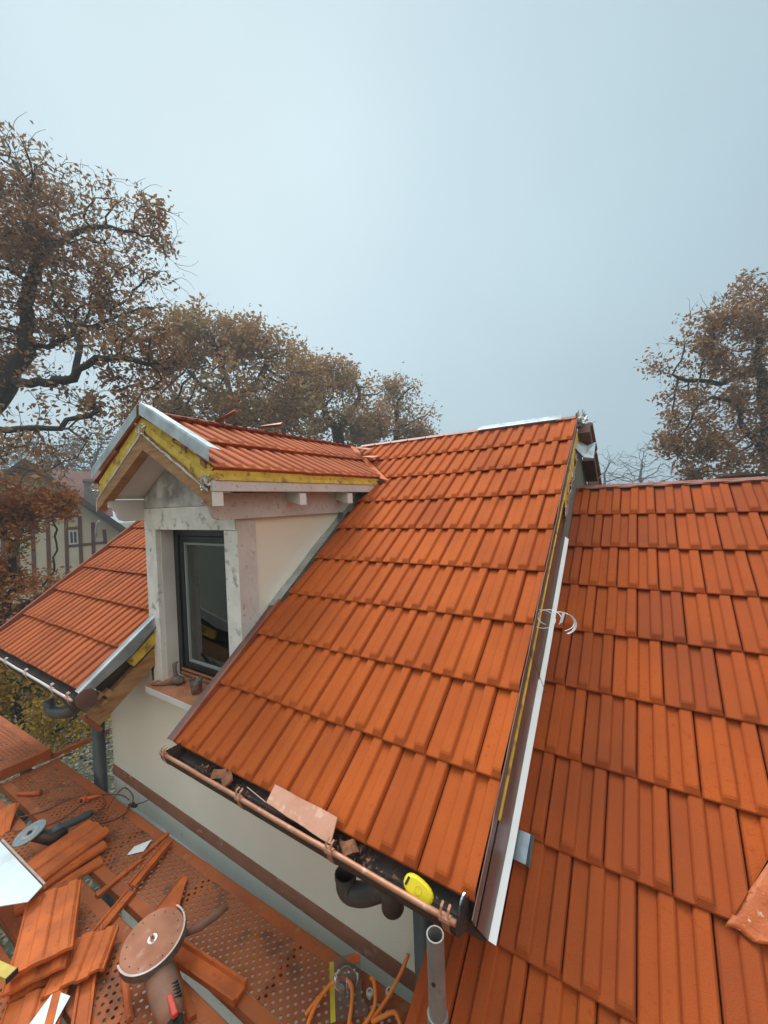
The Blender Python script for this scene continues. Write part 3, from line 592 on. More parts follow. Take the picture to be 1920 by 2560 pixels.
def deck(name, label, x0, x1, y0, y1, fm, margin=.062, lip=.05, px=.047, py=.0235, hr=.0088):
    t = thing(name, label, 'scaffold deck', fm((x0 + x1) / 2, (y0 + y1) / 2, -lip), 'perforated scaffold boards')
    mb = MB(); perforated(mb, x0 + .05, x1 - .05, y0 + margin, y1 - margin, px, py, hr, fm)
    mb.build('perforated_plate', M['deck'], t, fix=False)
    mb = MB()
    for a, b in ((y0, y0 + margin), (y1 - margin, y1)):
        g = [[fm(x0, a, 0), fm((x0 + x1) / 2, a, 0), fm(x1, a, 0)], [fm(x0, b, 0), fm((x0 + x1) / 2, b, 0), fm(x1, b, 0)]]; mb.box((x0, a, -lip), (x1, a + .004, 0.0), fm) if a == y0 else mb.box((x0, b - .004, -lip), (x1, b, 0.0), fm)
        mb.sheet(g[::-1], .003)
    for a, b in ((x0, x0 + .05), (x1 - .05, x1)): mb.box((a, y0 + margin, -.006), (b, y1 - margin, .0), fm)
    mb.box((x0, y0, -lip), (x0 + .004, y1, -.003), fm); mb.box((x1 - .004, y0, -lip), (x1, y1, -.003), fm)
    mb.build('edge_channel', M['deck2'], t, bevel=.002)
    for i in range(1, 6):
        mb = MB(); x = x0 + (x1 - x0) * i / 6; mb.box((x - .015, y0 + .01, -lip), (x + .015, y1 - .01, -.03), fm); mb.build('cross_rib', M['deck'], t)
    return t
deck('scaffold_board', 'rust-dusted perforated scaffold board nearest the cream wall, holding the tile offcuts', 0, 4.6, 0, .40, DK)
deck('scaffold_board', 'rust-dusted perforated scaffold board behind the gap, under the stacked tiles', 0, 4.6, .455, .80, DK)
deck('scaffold_board', 'rust-dusted perforated scaffold board farthest from the wall, mostly hidden by tiles', 0, 4.6, .845, 1.20, DK)
def DK2(x, y, z=0): return Vector((-4.60 - x, 1.315 - x * .04 - y, -2.13 + z))
lw = MB(); lw.box((0, .0, -2.05), (4.6, 1.2, -2.0), DK); tag(lw.build('lower_scaffold_board', M['darksteel'], None), 'dark lower scaffold lift added to darken the holes of the boards above', 'scaffold deck')  # added beneath the deck so its holes look dark
deck('scaffold_board', 'raised perforated scaffold board with a dark hollow end at the left frame edge', 0, 2.6, 0, .46, DK2, px=.05, py=.03, lip=.09)
mb = MB()
mb.tube([(-4.66, 1.34, -2.21), (-4.66, .4, -2.21)], .024, 12); mb.tube([(-4.66, 1.27, -2.20), (-4.64, 1.22, -2.14), (-4.62, 1.18, -2.18)], .02, 8)
tag(mb.build('scaffold_ledger', M['deck2'], None, smooth=True), 'dusty steel transom tube crossing between the two scaffold bays', 'scaffold tube')
mb = MB(); a, b = Vector((-4.66, 1.33, -2.215)), Vector((-4.42, 1.72, -2.10)); mb.box((0, -.022, -.006), (1, .022, .006), lambda x, y, z: a + (b - a) * x + Vector((y * .9, -y * .4, z))); mb.box((0, .016, -.03), (1, .022, -.006), lambda x, y, z: a + (b - a) * x + Vector((y * .9, -y * .4, z)))
tag(mb.build('angle_bar', M['deck2'], None), 'orange-dusted steel angle bar reaching from the scaffold towards the downspout', 'steel bar')
tb = thing('scaffold_standard', 'grey hollow scaffold tube standing upright in front of the wing tiles', 'scaffold tube', (-.51, .952, -3.9))
mb = MB(); mb.tube([(-.515, .952, -3.9), (-.512, .952, -2.5), (-.509, .952, -1.186)], .0241, 28, hollow=.16); mb.build('tube', M['steel'], tb, smooth=False)
mb = MB(); mb.lathe([(.001, 0), (.006, .0), (.006, .002), (.001, .002)], (-.506, .9275, -1.30), (0.15, -1, 0), 10); mb.build('pin_hole', M['rubber'], tb)
mb = MB(); mb.tube([(-.510, .952, -1.41), (-.512, .952, -2.6)], .029, 20); mb.build('sleeve', M['steel'], tb)
# ================================================================== LOOSE TILES
def tile_mesh(name, Lg=.42, w=.235, seed=0, cut=None, m_='loose'):
    rd = random.Random(seed); mb = MB(); P = [(0, .004), (.03, .010), (.05, .004), (.27, .004), (.295, .013), (.315, .016), (.49, .016), (.52, .012), (.55, .004), (.72, .004), (.75, .013), (.77, .016), (.90, .016), (.93, .010), (.955, .003), (.985, .006), (1.0, .0)]
    rows = [(-Lg / 2, .35), (-Lg / 2 + .015, .7), (-Lg / 2 + .04, 1), (0, 1), (Lg / 2 - .02, 1), (Lg / 2, .9)]
    top = [[((a - .5) * w + rd.uniform(-.001, .001), y + rd.uniform(-.001, .001), h * f + .012) for a, h in P] for y, f in rows]
    n = len(P); vs = [p for r_ in top for p in r_] + [(x, y, z - .014) for r_ in top for x, y, z in r_]; o = len(rows) * n
    fs = [(i * n + j, i * n + j + 1, (i + 1) * n + j + 1, (i + 1) * n + j) for i in range(len(rows) - 1) for j in range(n - 1)]
    fs += [tuple(o + q for q in f[::-1]) for f in fs]
    per = [j for j in range(n)] + [i * n + n - 1 for i in range(1, len(rows))] + [(len(rows) - 1) * n + j for j in range(n - 2, -1, -1)] + [i * n for i in range(len(rows) - 2, 0, -1)]
    fs += [(per[(i + 1) % len(per)], per[i], per[i] + o, per[(i + 1) % len(per)] + o) for i in range(len(per))]
    mb.add(vs, fs)
    ob = mb.build(name, M[m_], None, clips=cut or ())
    if cut:
        bm = bmesh.new(); bm.from_mesh(ob.data); bmesh.ops.holes_fill(bm, edges=[e_ for e_ in bm.edges if e_.is_boundary], sides=0); bm.to_mesh(ob.data); bm.free()
    return ob
base_tile = tile_mesh('clay_tile'); used = [False]
def lay(x, y, z, rz, label, group, tx=0, ty=0, src=None, sc=1):
    s_ = src or base_tile
    if s_ is base_tile and not used[0]: o = s_; used[0] = True
    elif s_.get('label') is None: o = s_
    else: o = s_.copy(); COL.objects.link(o)
    o.location = (x, y, z); o.rotation_euler = (math.radians(tx), math.radians(ty), math.radians(rz)); o.scale = (sc, sc, sc)
    return tag(o, label, 'tile', group)
G1 = 'clay tiles in the front stack'; G2 = 'clay tiles in the stack behind the grey disc'
rl = random.Random(11)
pos = ['lowest', 'second from the bottom', 'third from the bottom', 'fourth from the bottom', 'fifth from the bottom', 'topmost']
for k in range(6):
    j = 0 if k == 5 else 1
    lay(-2.612 + j * rl.uniform(-.03, .02), .70 + j * rl.uniform(-.025, .01), -2.245 + k * .029, 65.5 + j * rl.uniform(-7, 6), 'orange clay tile, %s of the front stack beside the cutting disc' % pos[k], G1, ty=(0 if k < 5 else 1.5))
pos2 = ['lowest', 'middle', 'topmost']
for k in range(3):
    lay(-3.19 + (2 - k) * .045, .955 - (2 - k) * .035, -2.245 + k * .036, 10 + (2 - k) * -9, 'orange clay tile, %s of the small stack behind the grey disc' % pos2[k], G2, ty=3 if k == 2 else 0)
for k in range(2):
    lay(-2.20 - .02 * k, .47 + .02 * k, -2.245 + k * .03, 72 - 12 * k, 'orange clay tile at the bottom edge below the front stack, the %s of two' % ('lower', 'upper')[k], 'two clay tiles at the bottom edge')
# offcuts: narrow cut strips
def offcut(p0, p1, w, h, label, z=ZD, channel=True, seed=0, name='tile_offcut', z1=None):
    p0 = Vector((*p0, z)); p1 = Vector((*p1, z if z1 is None else z1)); d = (p1 - p0); ln = d.length; d.normalize(); s_ = d.cross(Vector((0, 0, 1))).normalized(); rd = random.Random(seed)
    P = [(-.5, 0), (-.5, h), (-.36, h), (-.30, h * .5), (.28, h * .5), (.34, h * .85), (.5, h * .85), (.5, 0)] if channel else [(-.5, 0), (-.5, h * .8), (-.1, h), (.2, h), (.5, h * .7), (.5, 0)]
    c = (p0 + p1) / 2; mb = MB(); k = 6; rows = []
    for i in range(k + 1):
        rows.append([d * (ln * (i / k - .5)) + s_ * (a * w + rd.uniform(-.0015, .0015)) + Vector((0, 0, b_ + rd.uniform(-.001, .001) + .002)) for a, b_ in P])
    n = len(P); vs = [v for r_ in rows for v in r_]
    fs = [(i * n + j, i * n + (j + 1) % n, (i + 1) * n + (j + 1) % n, (i + 1) * n + j) for i in range(k) for j in range(n)] + [tuple(range(n))[::-1], tuple(range(k * n, k * n + n))]
    mb.add(vs, fs); o = mb.build(name, M['loose'], None, bevel=.0015); o.location = c
    return tag(o, label, 'tile offcut', 'cut strips of clay tile')
offcut((-2.838, 1.43), (-2.80, 1.215), .030, .016, 'thin curved clay strip by the white paper scrap, nearest the wall', channel=False, seed=1)
offcut((-2.775, 1.22), (-2.745, .955), .032, .022, 'narrow clay strip running from under the channelled offcut towards the tile stack', channel=False, seed=2)
offcut((-2.725, 1.37), (-2.60, 1.09), .060, .030, 'channelled clay offcut crossing the narrow strip, upper one of a pair', z=ZD + .022, seed=3)
offcut((-2.595, 1.08), (-2.475, .80), .060, .026, 'channelled clay offcut between the tile stack and the cutting disc', seed=4)
offcut((-2.07, 1.03), (-1.60, 1.09), .085, .04, 'broad broken clay offcut lying diagonally at the lower right of the grinder', seed=5, z=ZD + .01)
offcut((-2.02, 1.0), (-1.72, .93), .035, .022, 'narrow clay strip close against the right side of the grinder', seed=6, channel=False)
offcut((-2.26, .88), (-1.95, .78), .030, .03, 'narrow clay strip close against the left side of the grinder', seed=7, channel=False)
offcut((-2.52, .86), (-2.05, .62), .075, .035, 'ribbed clay offcut lying between the front stack and the grinder', seed=8)
cutp = tile_mesh('broken_tile', seed=5, cut=[((.03, 0, 0), (.9, .45, 0))]); lay(-2.24, 1.13, -2.243, 20, 'broken clay tile half hidden under the cutting disc', 'broken tiles on the scaffold', src=cutp)
cp = tile_mesh('broken_tile', seed=6, cut=[((0, .02, 0), (.3, 1, 0)), ((.02, 0, 0), (1, -.2, 0))]); lay(-4.05, .93, -2.20, 70, 'broken orange tile piece leaning at the left edge of the photo', 'broken tiles on the scaffold', tx=14, ty=-12, src=cp)
cp2 = tile_mesh('broken_tile', seed=8, cut=[((0, -.02, 0), (.2, -1, 0))]); lay(-2.30, .70, -2.20, 50, 'broken clay tile lying below the grinder at the bottom edge', 'broken tiles on the scaffold', src=cp2)
mb = MB(); mb.tube([(-4.30, 1.0, -2.235), (-4.18, 1.06, -2.225), (-4.13, 1.10, -2.222)], [.012, .016, .022], 8); tag(mb.build('dusty_peg', M['loose'], None, smooth=True), 'round-headed dusty peg beside the broken tile at the left edge', 'peg')
# small debris
stuffm = MB(); rd = random.Random(21)
for i in range(260):
    x, y = rd.uniform(.3, 4.4), rd.uniform(.01, .8); c = DK(x, y, .004); r_ = rd.uniform(.003, .011)
    q = [c + Vector((rd.uniform(-r_, r_), rd.uniform(-r_, r_), rd.uniform(0, r_))) for _ in range(4)]; stuffm.add(q, [(0, 1, 2), (0, 2, 3), (0, 3, 1), (1, 3, 2)])
o = stuff(stuffm.build('tile_crumbs', M['loose'], None, fix=False)); tag(o, 'orange tile crumbs and dust scattered over the scaffold boards', 'debris')
stuffm = MB()
for i in range(260):
    x = rd.choice([rd.uniform(-1.78, -1.50), rd.uniform(-.98, -.80), rd.uniform(-1.95, -.5)]); c = Vector((x, 1.075 + rd.uniform(-.045, .04), -1.245 + rd.uniform(0, .02))); r_ = rd.uniform(.004, .014)
    q = [c + Vector((rd.uniform(-r_, r_), rd.uniform(-r_, r_), rd.uniform(0, r_))) for _ in range(4)]; stuffm.add(q, [(0, 1, 2), (0, 2, 3), (0, 3, 1), (1, 3, 2)])
o = stuff(stuffm.build('gutter_rubble', mat('litter', (.22, .07, .03), (.07, .04, .025), rough=.9, island=.7), None, fix=False)); tag(o, 'dark leaf litter and tile crumbs lying in the copper gutter', 'debris')
# shards in the gutter
for i, (x, rz, lb) in enumerate(((-1.66, 20, 'largest orange tile shard in the left half of the copper gutter'), (-1.60, -35, 'curled brown shard next to the largest one in the gutter'), (-.90, 70, 'brown shard beside the gutter bracket right of the pink sheet'))):
    mb = MB(); g = [[(.034 * (a - 1), .022 * (b - 1), .006 * math.sin(a * 2 + b)) for a in range(3)] for b in range(3)]; mb.sheet(g, .008); o = mb.build('tile_shard', M['gutter_litter'], None)
    o.location = (x, 1.07, -1.205); o.rotation_euler = (.5, .25 * (i - 1), math.radians(rz)); tag(o, lb, 'tile shard', 'tile shards in the gutter')
# pink dusty sheet and a folded bracket in the gutter
mb = MB(); A, B, Cc, Dd = Vector((-1.31, 1.10, -1.150)), Vector((-.975, 1.10, -1.153)), Vector((-.962, 1.04, -1.205)), Vector((-1.296, 1.04, -1.182))
g = [[A.lerp(B, i / 8) + Vector((0, .0015 * math.sin(i * 1.3), 0)) for i in range(9)], [Dd.lerp(Cc, i / 8) + Vector((0, .0015 * math.sin(i * 1.7), 0)) for i in range(9)]]; mb.sheet(g, .006)
tag(mb.build('metal_sheet', M['slab'], None), 'pink-dusted rectangular sheet standing in the copper gutter', 'metal sheet')
mb = MB(); g = [[(-1.40, 1.03, -1.145), (-1.29, 1.03, -1.165)], [(-1.40, 1.05, -1.172), (-1.29, 1.05, -1.195)]]; mb.sheet(g, .003); tag(mb.build('metal_strip', M['pale_rod'], None), 'short pale strip beside the pink sheet in the gutter', 'metal strip')
# tape measure
tm = thing('tape_measure', 'yellow and black tape measure resting on the copper gutter', 'tape measure', (-.60, 1.05, -1.20))
ax = Vector((.72, .10, -.36)).normalized(); cN = Vector((.15, -.75, .64)).normalized(); sN = ax.cross(cN).normalized(); cN = sN.cross(ax)
def TM(a, b, c): return Vector((-.608, 1.04, -1.185)) + ax * a + sN * b + cN * c
mb = MB(); rings = []
n = 20; prof = [(-.016, .80), (-.013, .95), (0, 1), (.013, .95), (.016, .80)]
vs = []
for c_, f in prof:
    for j in range(n):
        t = 2 * math.pi * j / n; vs.append(TM(.050 * f * math.copysign(abs(math.cos(t)) ** .8, math.cos(t)), .027 * f * math.copysign(abs(math.sin(t)) ** .8, math.sin(t)), c_))
k = len(prof); mb.add(vs, [(i * n + j, i * n + (j + 1) % n, (i + 1) * n + (j + 1) % n, (i + 1) * n + j) for i in range(k - 1) for j in range(n)] + [tuple(range(n))[::-1], tuple(range((k - 1) * n, k * n))])
mb.build('case', M['yellowplastic'], tm, smooth=False, bevel=.002)
mb = MB(); g = [[TM(.005 + .034 * i / 4, .0305 - .010 * (i / 4) ** 2 * 1.6 + .001, c_) for i in range(5)] for c_ in (-.010, .010)]; mb.sheet(g, .004); mb.box((-.043, -.012, -.008), (-.036, .010, .0175), TM); mb.build('grip', M['rubber'], tm)
mb = MB(); mb.lathe([(.010, .0), (.010, .0006), (.011, .0006), (.011, .0)], TM(0, 0, .0165), cN, 20); mb.build('logo_ring', M['yellowlevel'], tm)
# things on the sill
mb = MB(); rd = random.Random(2); n1, n2 = 10, 14; vs = []
for i in range(n1 + 1):
    for j in range(n2):
        th_ = math.pi * i / n1; ph = 2 * math.pi * j / n2; r_ = 1 + rd.uniform(-.22, .22)
        vs.append((.045 * r_ * math.sin(th_) * math.cos(ph), .035 * r_ * math.sin(th_) * math.sin(ph), .028 + .028 * r_ * math.cos(th_)))
mb.add(vs, [(i * n2 + j, i * n2 + (j + 1) % n2, (i + 1) * n2 + (j + 1) % n2, (i + 1) * n2 + j) for i in range(n1) for j in range(n2)])
mb.tube([(-.02, 0, .04), (-.05, .01, .09), (-.07, .02, .12), (-.05, .03, .135)], [.014, .012, .016, .006], 7); mb.tube([(-.02, -.02, .012), (-.09, -.07, .008), (-.14, -.10, .006)], [.012, .008, .005], 6)
o = mb.build('crumpled_rag', M['barkpale'], None, smooth=True); o.location = (-2.985, 1.63, -1.306); o.scale = (1.15, 1.15, 1.1); tag(o, 'crumpled grey-brown rag left on the dusty window sill', 'rag')
o.data.materials.clear(); o.data.materials.append(mat('rag', (.20, .14, .11), (.11, .08, .065), rough=.95, scale=20, bump=.6))
mb = MB(); mb.tube([(0, 0, 0), (.0, 0, .10)], [.034, .044], 24, hollow=.05); mb.tube([(.044 * math.cos(t * math.pi / 12), .044 * math.sin(t * math.pi / 12), .10) for t in range(25)], .002, 5)
o = mb.build('plastic_cup', M['clear'], None, smooth=True); o.location = (-2.72, 1.615, -1.306); tag(o, 'clear empty plastic cup on the window sill by the roof edge', 'cup')
# wire curls hanging on the verge
mb = MB()
def loop(c, r0, a0, a1, tilt, n=22):
    c = Vector(c); return [c + Vector((r0 * math.cos(a0 + (a1 - a0) * i / n), r0 * .35 * math.sin(a0 + (a1 - a0) * i / n) + tilt * i / n * .2, r0 * .62 * math.sin(a0 + (a1 - a0) * i / n))) for i in range(n + 1)]
c0 = R(-.40, 1.10, -.06)
mb.tube(loop(c0 + Vector((-.035, 0, 0)), .062, 0, 6.28, .0), .0016, 5); mb.tube(loop(c0 + Vector((.0, -.01, .01)), .055, -.6, 4.4, .1), .0016, 5); mb.tube(loop(c0 + Vector((.05, -.01, .0)), .058, -1.2, 2.0, .1), .0018, 5)
a, b, c2 = c0 + Vector((.085, -.02, -.04)), c0 + Vector((.11, -.02, .01)), c0 + Vector((.085, -.01, .06))
tag(mb.build('wire_coil', M['zincbright'], None), 'loose shiny wire curls hooked over the metal verge', 'wire')
mb = MB(); g = []
for i in range(12):
    t = -1.1 + 2.0 * i / 11; p_ = c0 + Vector((.045 + .065 * math.cos(t), -.02, .055 * math.sin(t))); g.append([p_, p_ + Vector((.012, -.004, .001))])
mb.sheet(g, .0015); g = [[c0 + Vector((.048 + .014 * i / 4, -.02, .0 + .050 * i / 4)), c0 + Vector((.060 + .014 * i / 4, -.024, .0 + .050 * i / 4))] for i in range(5)]; mb.sheet(g, .0015)
tag(mb.build('metal_shaving', M['zincbright'], None), 'bright curled metal shavings beside the wire on the verge', 'metal shaving')
mb = MB(); mb.tube([R(-.455, .90, -.02), R(-.446, .90, -.15), R(-.43, .895, -.37)], .0015, 5); tag(mb.build('tie_wire', M['zincwarm'], None), 'thin tie wire crossing the white verge flange below the curls', 'wire')
# pieces standing on the dormer ridge
for y, lb in ((1.93, 'narrow dark tile sliver sticking up from the dormer ridge, nearer the gable'), (2.38, 'pointed dark tile sliver lying on the dormer ridge, farther from the gable')):
    mb = MB(); mb.prism([(-.09, -.03, -.01), (.09, -.01, .022), (.10, .02, .045), (-.07, .02, .01)], (.012, .028, -.012)); o = mb.build('tile_sliver', M['tile_dark'], None); o.location = (-2.70, y, .70); o.rotation_euler = (0, -.3 if y < 2 else .1, .5); tag(o, lb, 'tile sliver', 'tile slivers on the dormer ridge')
# tools on the wing ridge
tt = RW(.55, WR, .0)
mb = MB(); mb.box((-.14, -.02, .0), (.10, .02, .018)); o = mb.build('flat_bar', M['wooddark'], None, bevel=.003); o.location = (tt.x, tt.y + .04, tt.z + .012); o.rotation_euler = (0, -.02, .05); tag(o, 'dark flat bar lying on the wing ridge', 'bar')
mb = MB(); mb.box((-.03, -.02, 0), (.03, .02, .03)); o = mb.build('blue_cloth', M['blue'], None, bevel=.008); o.location = (tt.x + .14, tt.y + .04, tt.z + .01); tag(o, 'small blue cloth bundle on the wing ridge beside the hook', 'cloth')
mb = MB(); mb.tube([(0, 0, .0), (.02, 0, .02), (.03, 0, .055), (.05, 0, .068), (.08, 0, .055), (.11, 0, .03)], .006, 7); o = mb.build('metal_hook', M['zincbright'], None, smooth=True); o.location = (tt.x + .17, tt.y + .04, tt.z + .008); tag(o, 'shiny bent metal hook on the wing ridge', 'hook')
# ---------------------------------------------------------------- tools on the deck
def TF(c, ax_, up):
    ax_ = Vector(ax_).normalized(); s_ = ax_.cross(Vector(up)).normalized(); u_ = s_.cross(ax_); c = Vector(c); return lambda a, b, z: c + ax_ * a + s_ * b + u_ * z
gr = thing('angle_grinder', 'large dust-covered angle grinder lying upside down with its disc up', 'angle grinder', (-1.9, .88, ZD))
NZ = Vector((.02, -.16, 1)).normalized(); DC = Vector((-2.03, .925, -2.055))
mb = MB(); mb.lathe([(.0001, 0), (.135, 0), (.136, .0015), (.135, .003), (.0001, .003)], DC, NZ, 64); dsk = mb.build('cutting_disc', M['disc'], gr)
mb = MB(); u_ = NZ.orthogonal().normalized(); v_ = NZ.cross(u_)
for k in range(14):
    t = 2 * math.pi * k / 14; mb.lathe([(.0001, 0), (.0032, 0), (.0032, -.0008)], DC + NZ * .0042 + (u_ * math.cos(t) + v_ * math.sin(t)) * .113, NZ, 8)
mb.build('disc_hole', M['rubber'], dsk)
mb = MB(); mb.lathe([(.0001, .010), (.010, .010), (.012, .006), (.022, .006), (.025, .003)], DC, NZ, 28); mb.build('flange_nut', M['lightmetal'], gr, bevel=.001)
mb = MB(); mb.lathe([(.0001, .026), (.006, .026), (.0075, .022), (.0075, .012)], DC, NZ, 14); mb.build('spindle', M['disc'], gr)
mb = MB(); g = [[], [], [], []]
f0 = Vector((-.31, .95, 0)).normalized() # open side of the guard turned away from the body
for i in range(37):
    t = math.radians(-110 + 205 * i / 36)
    base = Vector((.86, .10, 0)).normalized(); d_ = (Matrix.Rotation(t, 3, 'Z') @ base); d_ = (d_ - NZ * d_.dot(NZ)).normalized()
    for q, (rr_, hh) in enumerate(((.138, .012), (.146, .012), (.146, -.026), (.06, -.028))): g[q].append(DC + d_ * rr_ + NZ * hh)
mb.sheet(g[:3], .0025); mb.sheet(g[2:4], .0025); mb.build('guard', M['guard'], gr, fix=True)
BX = Vector((.33, -.085, .0)).normalized(); T = TF(DC - NZ * .02, BX, (0, 0, 1))
mb = MB(); mb.tube([T(-.055, 0, -.05), T(.0, 0, -.05), T(.055, 0, -.052)], [.030, .052, .050], 18); mb.build('gear_head', M['guard'], gr, smooth=True)
mb = MB(); mb.tube([T(.05, 0, -.058), T(.075, 0, -.060), T(.11, 0, -.062), (T(.24, 0, -.068)), T(.29, 0, -.072), T(.33, 0, -.08)], [.052, .062, .064, .062, .052, .038], 22); mb.build('motor_housing', M['grinder'], gr, smooth=True)
mb = MB()
for k in range(5): mb.box((.235 + k * .013, -.045, -.030 - k * .002), (.241 + k * .013, -.012, -.009 - k * .003), T)
mb.build('air_vent', M['rubber'], gr)
mb = MB(); mb.tube([T(.30, 0, -.075), T(.40, 0, -.085), T(.56, 0, -.10)], [.036, .030, .034], 14); mb.build('rear_handle', M['rubber'], gr, smooth=True)
mb = MB(); mb.prism([T(.27, -.011, -.03), T(.27, .011, -.03), T(.36, .012, -.035), T(.36, -.012, -.035)], (0, 0, .022)); mb.build('switch', M['red'], gr, bevel=.005)
mb = MB(); mb.tube([(-2.0, 1.02, -2.12), (-1.955, 1.12, -2.13), (-1.93, 1.19, -2.12), (-1.915, 1.25, -2.115)], [.012, .019, .021, .017], 12); mb.build('side_handle', M['grinder'], gr, smooth=True)
# second grinder far left
g2 = thing('angle_grinder', 'small angle grinder with a grey disc and long dark grip beside the tile stack', 'angle grinder', (-3.5, .95, ZD))
NZ2 = Vector((-.10, -.30, 1)).normalized(); D2 = Vector((-3.42, .845, -2.07))
mb = MB(); mb.lathe([(.0001, 0), (.085, 0), (.088, -.003), (.088, .004), (.080, .003), (.0001, .003)], D2, NZ2, 48); d2 = mb.build('cutting_disc', M['greydisc'], g2)
mb = MB(); mb.lathe([(.028, .0045), (.046, .0045), (.046, .003)], D2, NZ2, 40); mb.build('flange', M['lightmetal'], g2)
mb = MB(); mb.lathe([(.0001, .012), (.008, .012), (.010, .0045), (.016, .0045), (.016, .003)], D2, NZ2, 20); mb.build('spindle', M['darksteel'], g2)
mb = MB(); mb.tube([D2 - NZ2 * .03 + Vector((-.02, 0, 0)), D2 - NZ2 * .035 + Vector((.03, .03, 0)), Vector((-3.36, .93, -2.15)), Vector((-3.38, 1.02, -2.165))], [.03, .036, .034, .027], 16); mb.build('gear_head', M['darksteel'], g2, smooth=True)
mb = MB(); mb.tube([(-3.40, .93, -2.135), (-3.405, 1.0, -2.14), (-3.415, 1.16, -2.165), (-3.42, 1.19, -2.17)], [.030, .0265, .0255, .020], 16); mb.build('motor_housing', M['greypipe'], g2, smooth=True)
# cables
def cable(pts, r, m_, name, label, cat='cable', k=8):
    P = [Vector(p) for p in pts]; out = []
    for i in range(len(P) - 1):
        p0, p1, p2, p3 = P[max(i - 1, 0)], P[i], P[i + 1], P[min(i + 2, len(P) - 1)]
        for j in range(k):
            t = j / k; out.append(.5 * ((2 * p1) + (p2 - p0) * t + (2 * p0 - 5 * p1 + 4 * p2 - p3) * t * t + (3 * p1 - p0 - 3 * p2 + p3) * t ** 3))
    out.append(P[-1]); mb = MB(); mb.tube(out, r, 8); o = mb.build(name, M[m_], None, smooth=True)
    if label: tag(o, label, cat)
    return o
cable([(-3.42, 1.19, -2.17), (-3.40, 1.26, -2.20), (-3.37, 1.33, -2.11), (-3.38, 1.40, -2.10), (-3.33, 1.43, -2.17), (-3.33, 1.40, -2.235), (-3.30, 1.32, -2.24), (-3.38, 1.20, -2.24), (-3.48, 1.22, -2.24), (-3.52, 1.30, -2.24), (-3.62, 1.34, -2.235), (-3.75, 1.31, -2.235), (-3.86, 1.20, -2.24), (-3.88, 1.05, -2.24), (-3.95, .93, -2.235), (-4.05, .86, -2.235)], .0045, 'cable', 'power_cable', 'thin brown power cable looping over the perforated board from the small grinder')
cable([(-3.42, 1.50 - .06, -2.235), (-3.55, 1.425, -2.235), (-3.72, 1.31, -2.24), (-3.66, 1.10, -2.24), (-3.70, .98, -2.24), (-3.82, .86, -2.24)], .004, 'cable', 'power_cable', 'second brown cable running straight along the board towards the grey disc')
pg = thing('power_plug', 'bright orange round plug lying on the perforated board behind the small grinder', 'plug', (-3.70, 1.25, ZD))
mb = MB(); mb.lathe([(.0001, .02), (.022, .02), (.026, .015), (.026, -.012), (.020, -.02)], (-3.715, 1.245, -2.22), (.3, -1, .3), 20); mb.tube([(-3.715, 1.25, -2.22), (-3.68, 1.32, -2.225), (-3.66, 1.35, -2.235)], [.016, .010, .005], 8); mb.build('shell', M['orangeplug'], pg, smooth=True)
mb = MB(); mb.lathe([(.0001, .0205), (.016, .0205), (.016, .018)], (-3.715, 1.245, -2.22), (.3, -1, .3), 16); mb.build('socket_face', M['rubber'], pg)
mb = MB(); mb.box((-.035, -.010, 0), (.035, .010, .02)); mb.box((-.02, -.03, .004), (-.008, .03, .016)); mb.tube([(.0, 0, .01), (.07, .03, .02), (.10, .045, .03)], .004, 6); o = mb.build('small_clamp', M['darksteel'], None, bevel=.003); o.location = (-3.33, 1.425, -2.245); o.rotation_euler = (0, 0, .4); tag(o, 'small dark metal clamp on the board edge nearest the wall', 'clamp')
o = cable([(-1.30, 1.20, -2.235), (-1.28, 1.28, -2.22), (-1.24, 1.35, -2.19), (-1.17, 1.36, -2.18), (-1.12, 1.30, -2.19), (-1.10, 1.22, -2.225), (-1.16, 1.15, -2.235), (-1.25, 1.16, -2.23), (-1.27, 1.24, -2.21), (-1.26, 1.33, -2.20)], .0088, 'orange', 'extension_cord', 'orange extension cord coiled round the clear packaging at the bottom edge')
o = cable([(-1.115, 1.44, -2.20), (-1.08, 1.42, -2.18), (-1.04, 1.36, -2.20), (-1.06, 1.28, -2.235), (-1.05, 1.22, -2.235)], .0088, 'orange', 'extension_cord', 'orange cord bend to the right of the clear packaging')
o = cable([(-.96, 1.53, -2.08), (-.97, 1.48, -2.12), (-1.00, 1.40, -2.18), (-1.02, 1.32, -2.20), (-.98, 1.33, -2.17), (-.93, 1.36, -2.15), (-.88, 1.33, -2.16)], .0088, 'orange', 'extension_cord', 'orange cord rising at the board edge beside the scaffold tube')
# packaging
pk = thing('blister_pack', 'clear plastic packaging with yellow and orange card, lying among orange cords', 'packaging', (-1.2, 1.37, ZD))
TP0 = TF((-1.20, 1.365, -2.205), (.67, -.74, -.06), (0.1, -.1, 1))
TP = lambda a, b, z: TP0(a * .95, b * 1.35, z)
out = [(-.115, -.045), (-.12, -.02), (-.12, .035), (-.105, .055), (.0, .052), (.06, .048), (.10, .066), (.13, .062), (.13, -.06), (.06, -.045), (0, -.05), (-.09, -.06)]
mb = MB(); mb.prism([TP(a, -b, 0) for a, b in out], (0, 0, .0015)); mb.build('backing', M['clear'], pk)
n = 20; mb = MB(); g = []
for i in range(7):
    t = i / 6; r_ = .046 * math.cos(t * math.pi / 2) ** .5 + .0001; g.append([TP(-.02 + 1.35 * r_ * math.cos(2 * math.pi * j / n), r_ * math.sin(2 * math.pi * j / n), .002 + .030 * math.sin(t * math.pi / 2)) for j in range(n + 1)])
mb.sheet(g, .001); mb.build('blister', M['clear'], pk, smooth=True)
mb = MB(); mb.box((-.10, .040, .003), (.13, .056, .0045), TP); mb.build('yellow_card', M['yellowlevel'], pk)
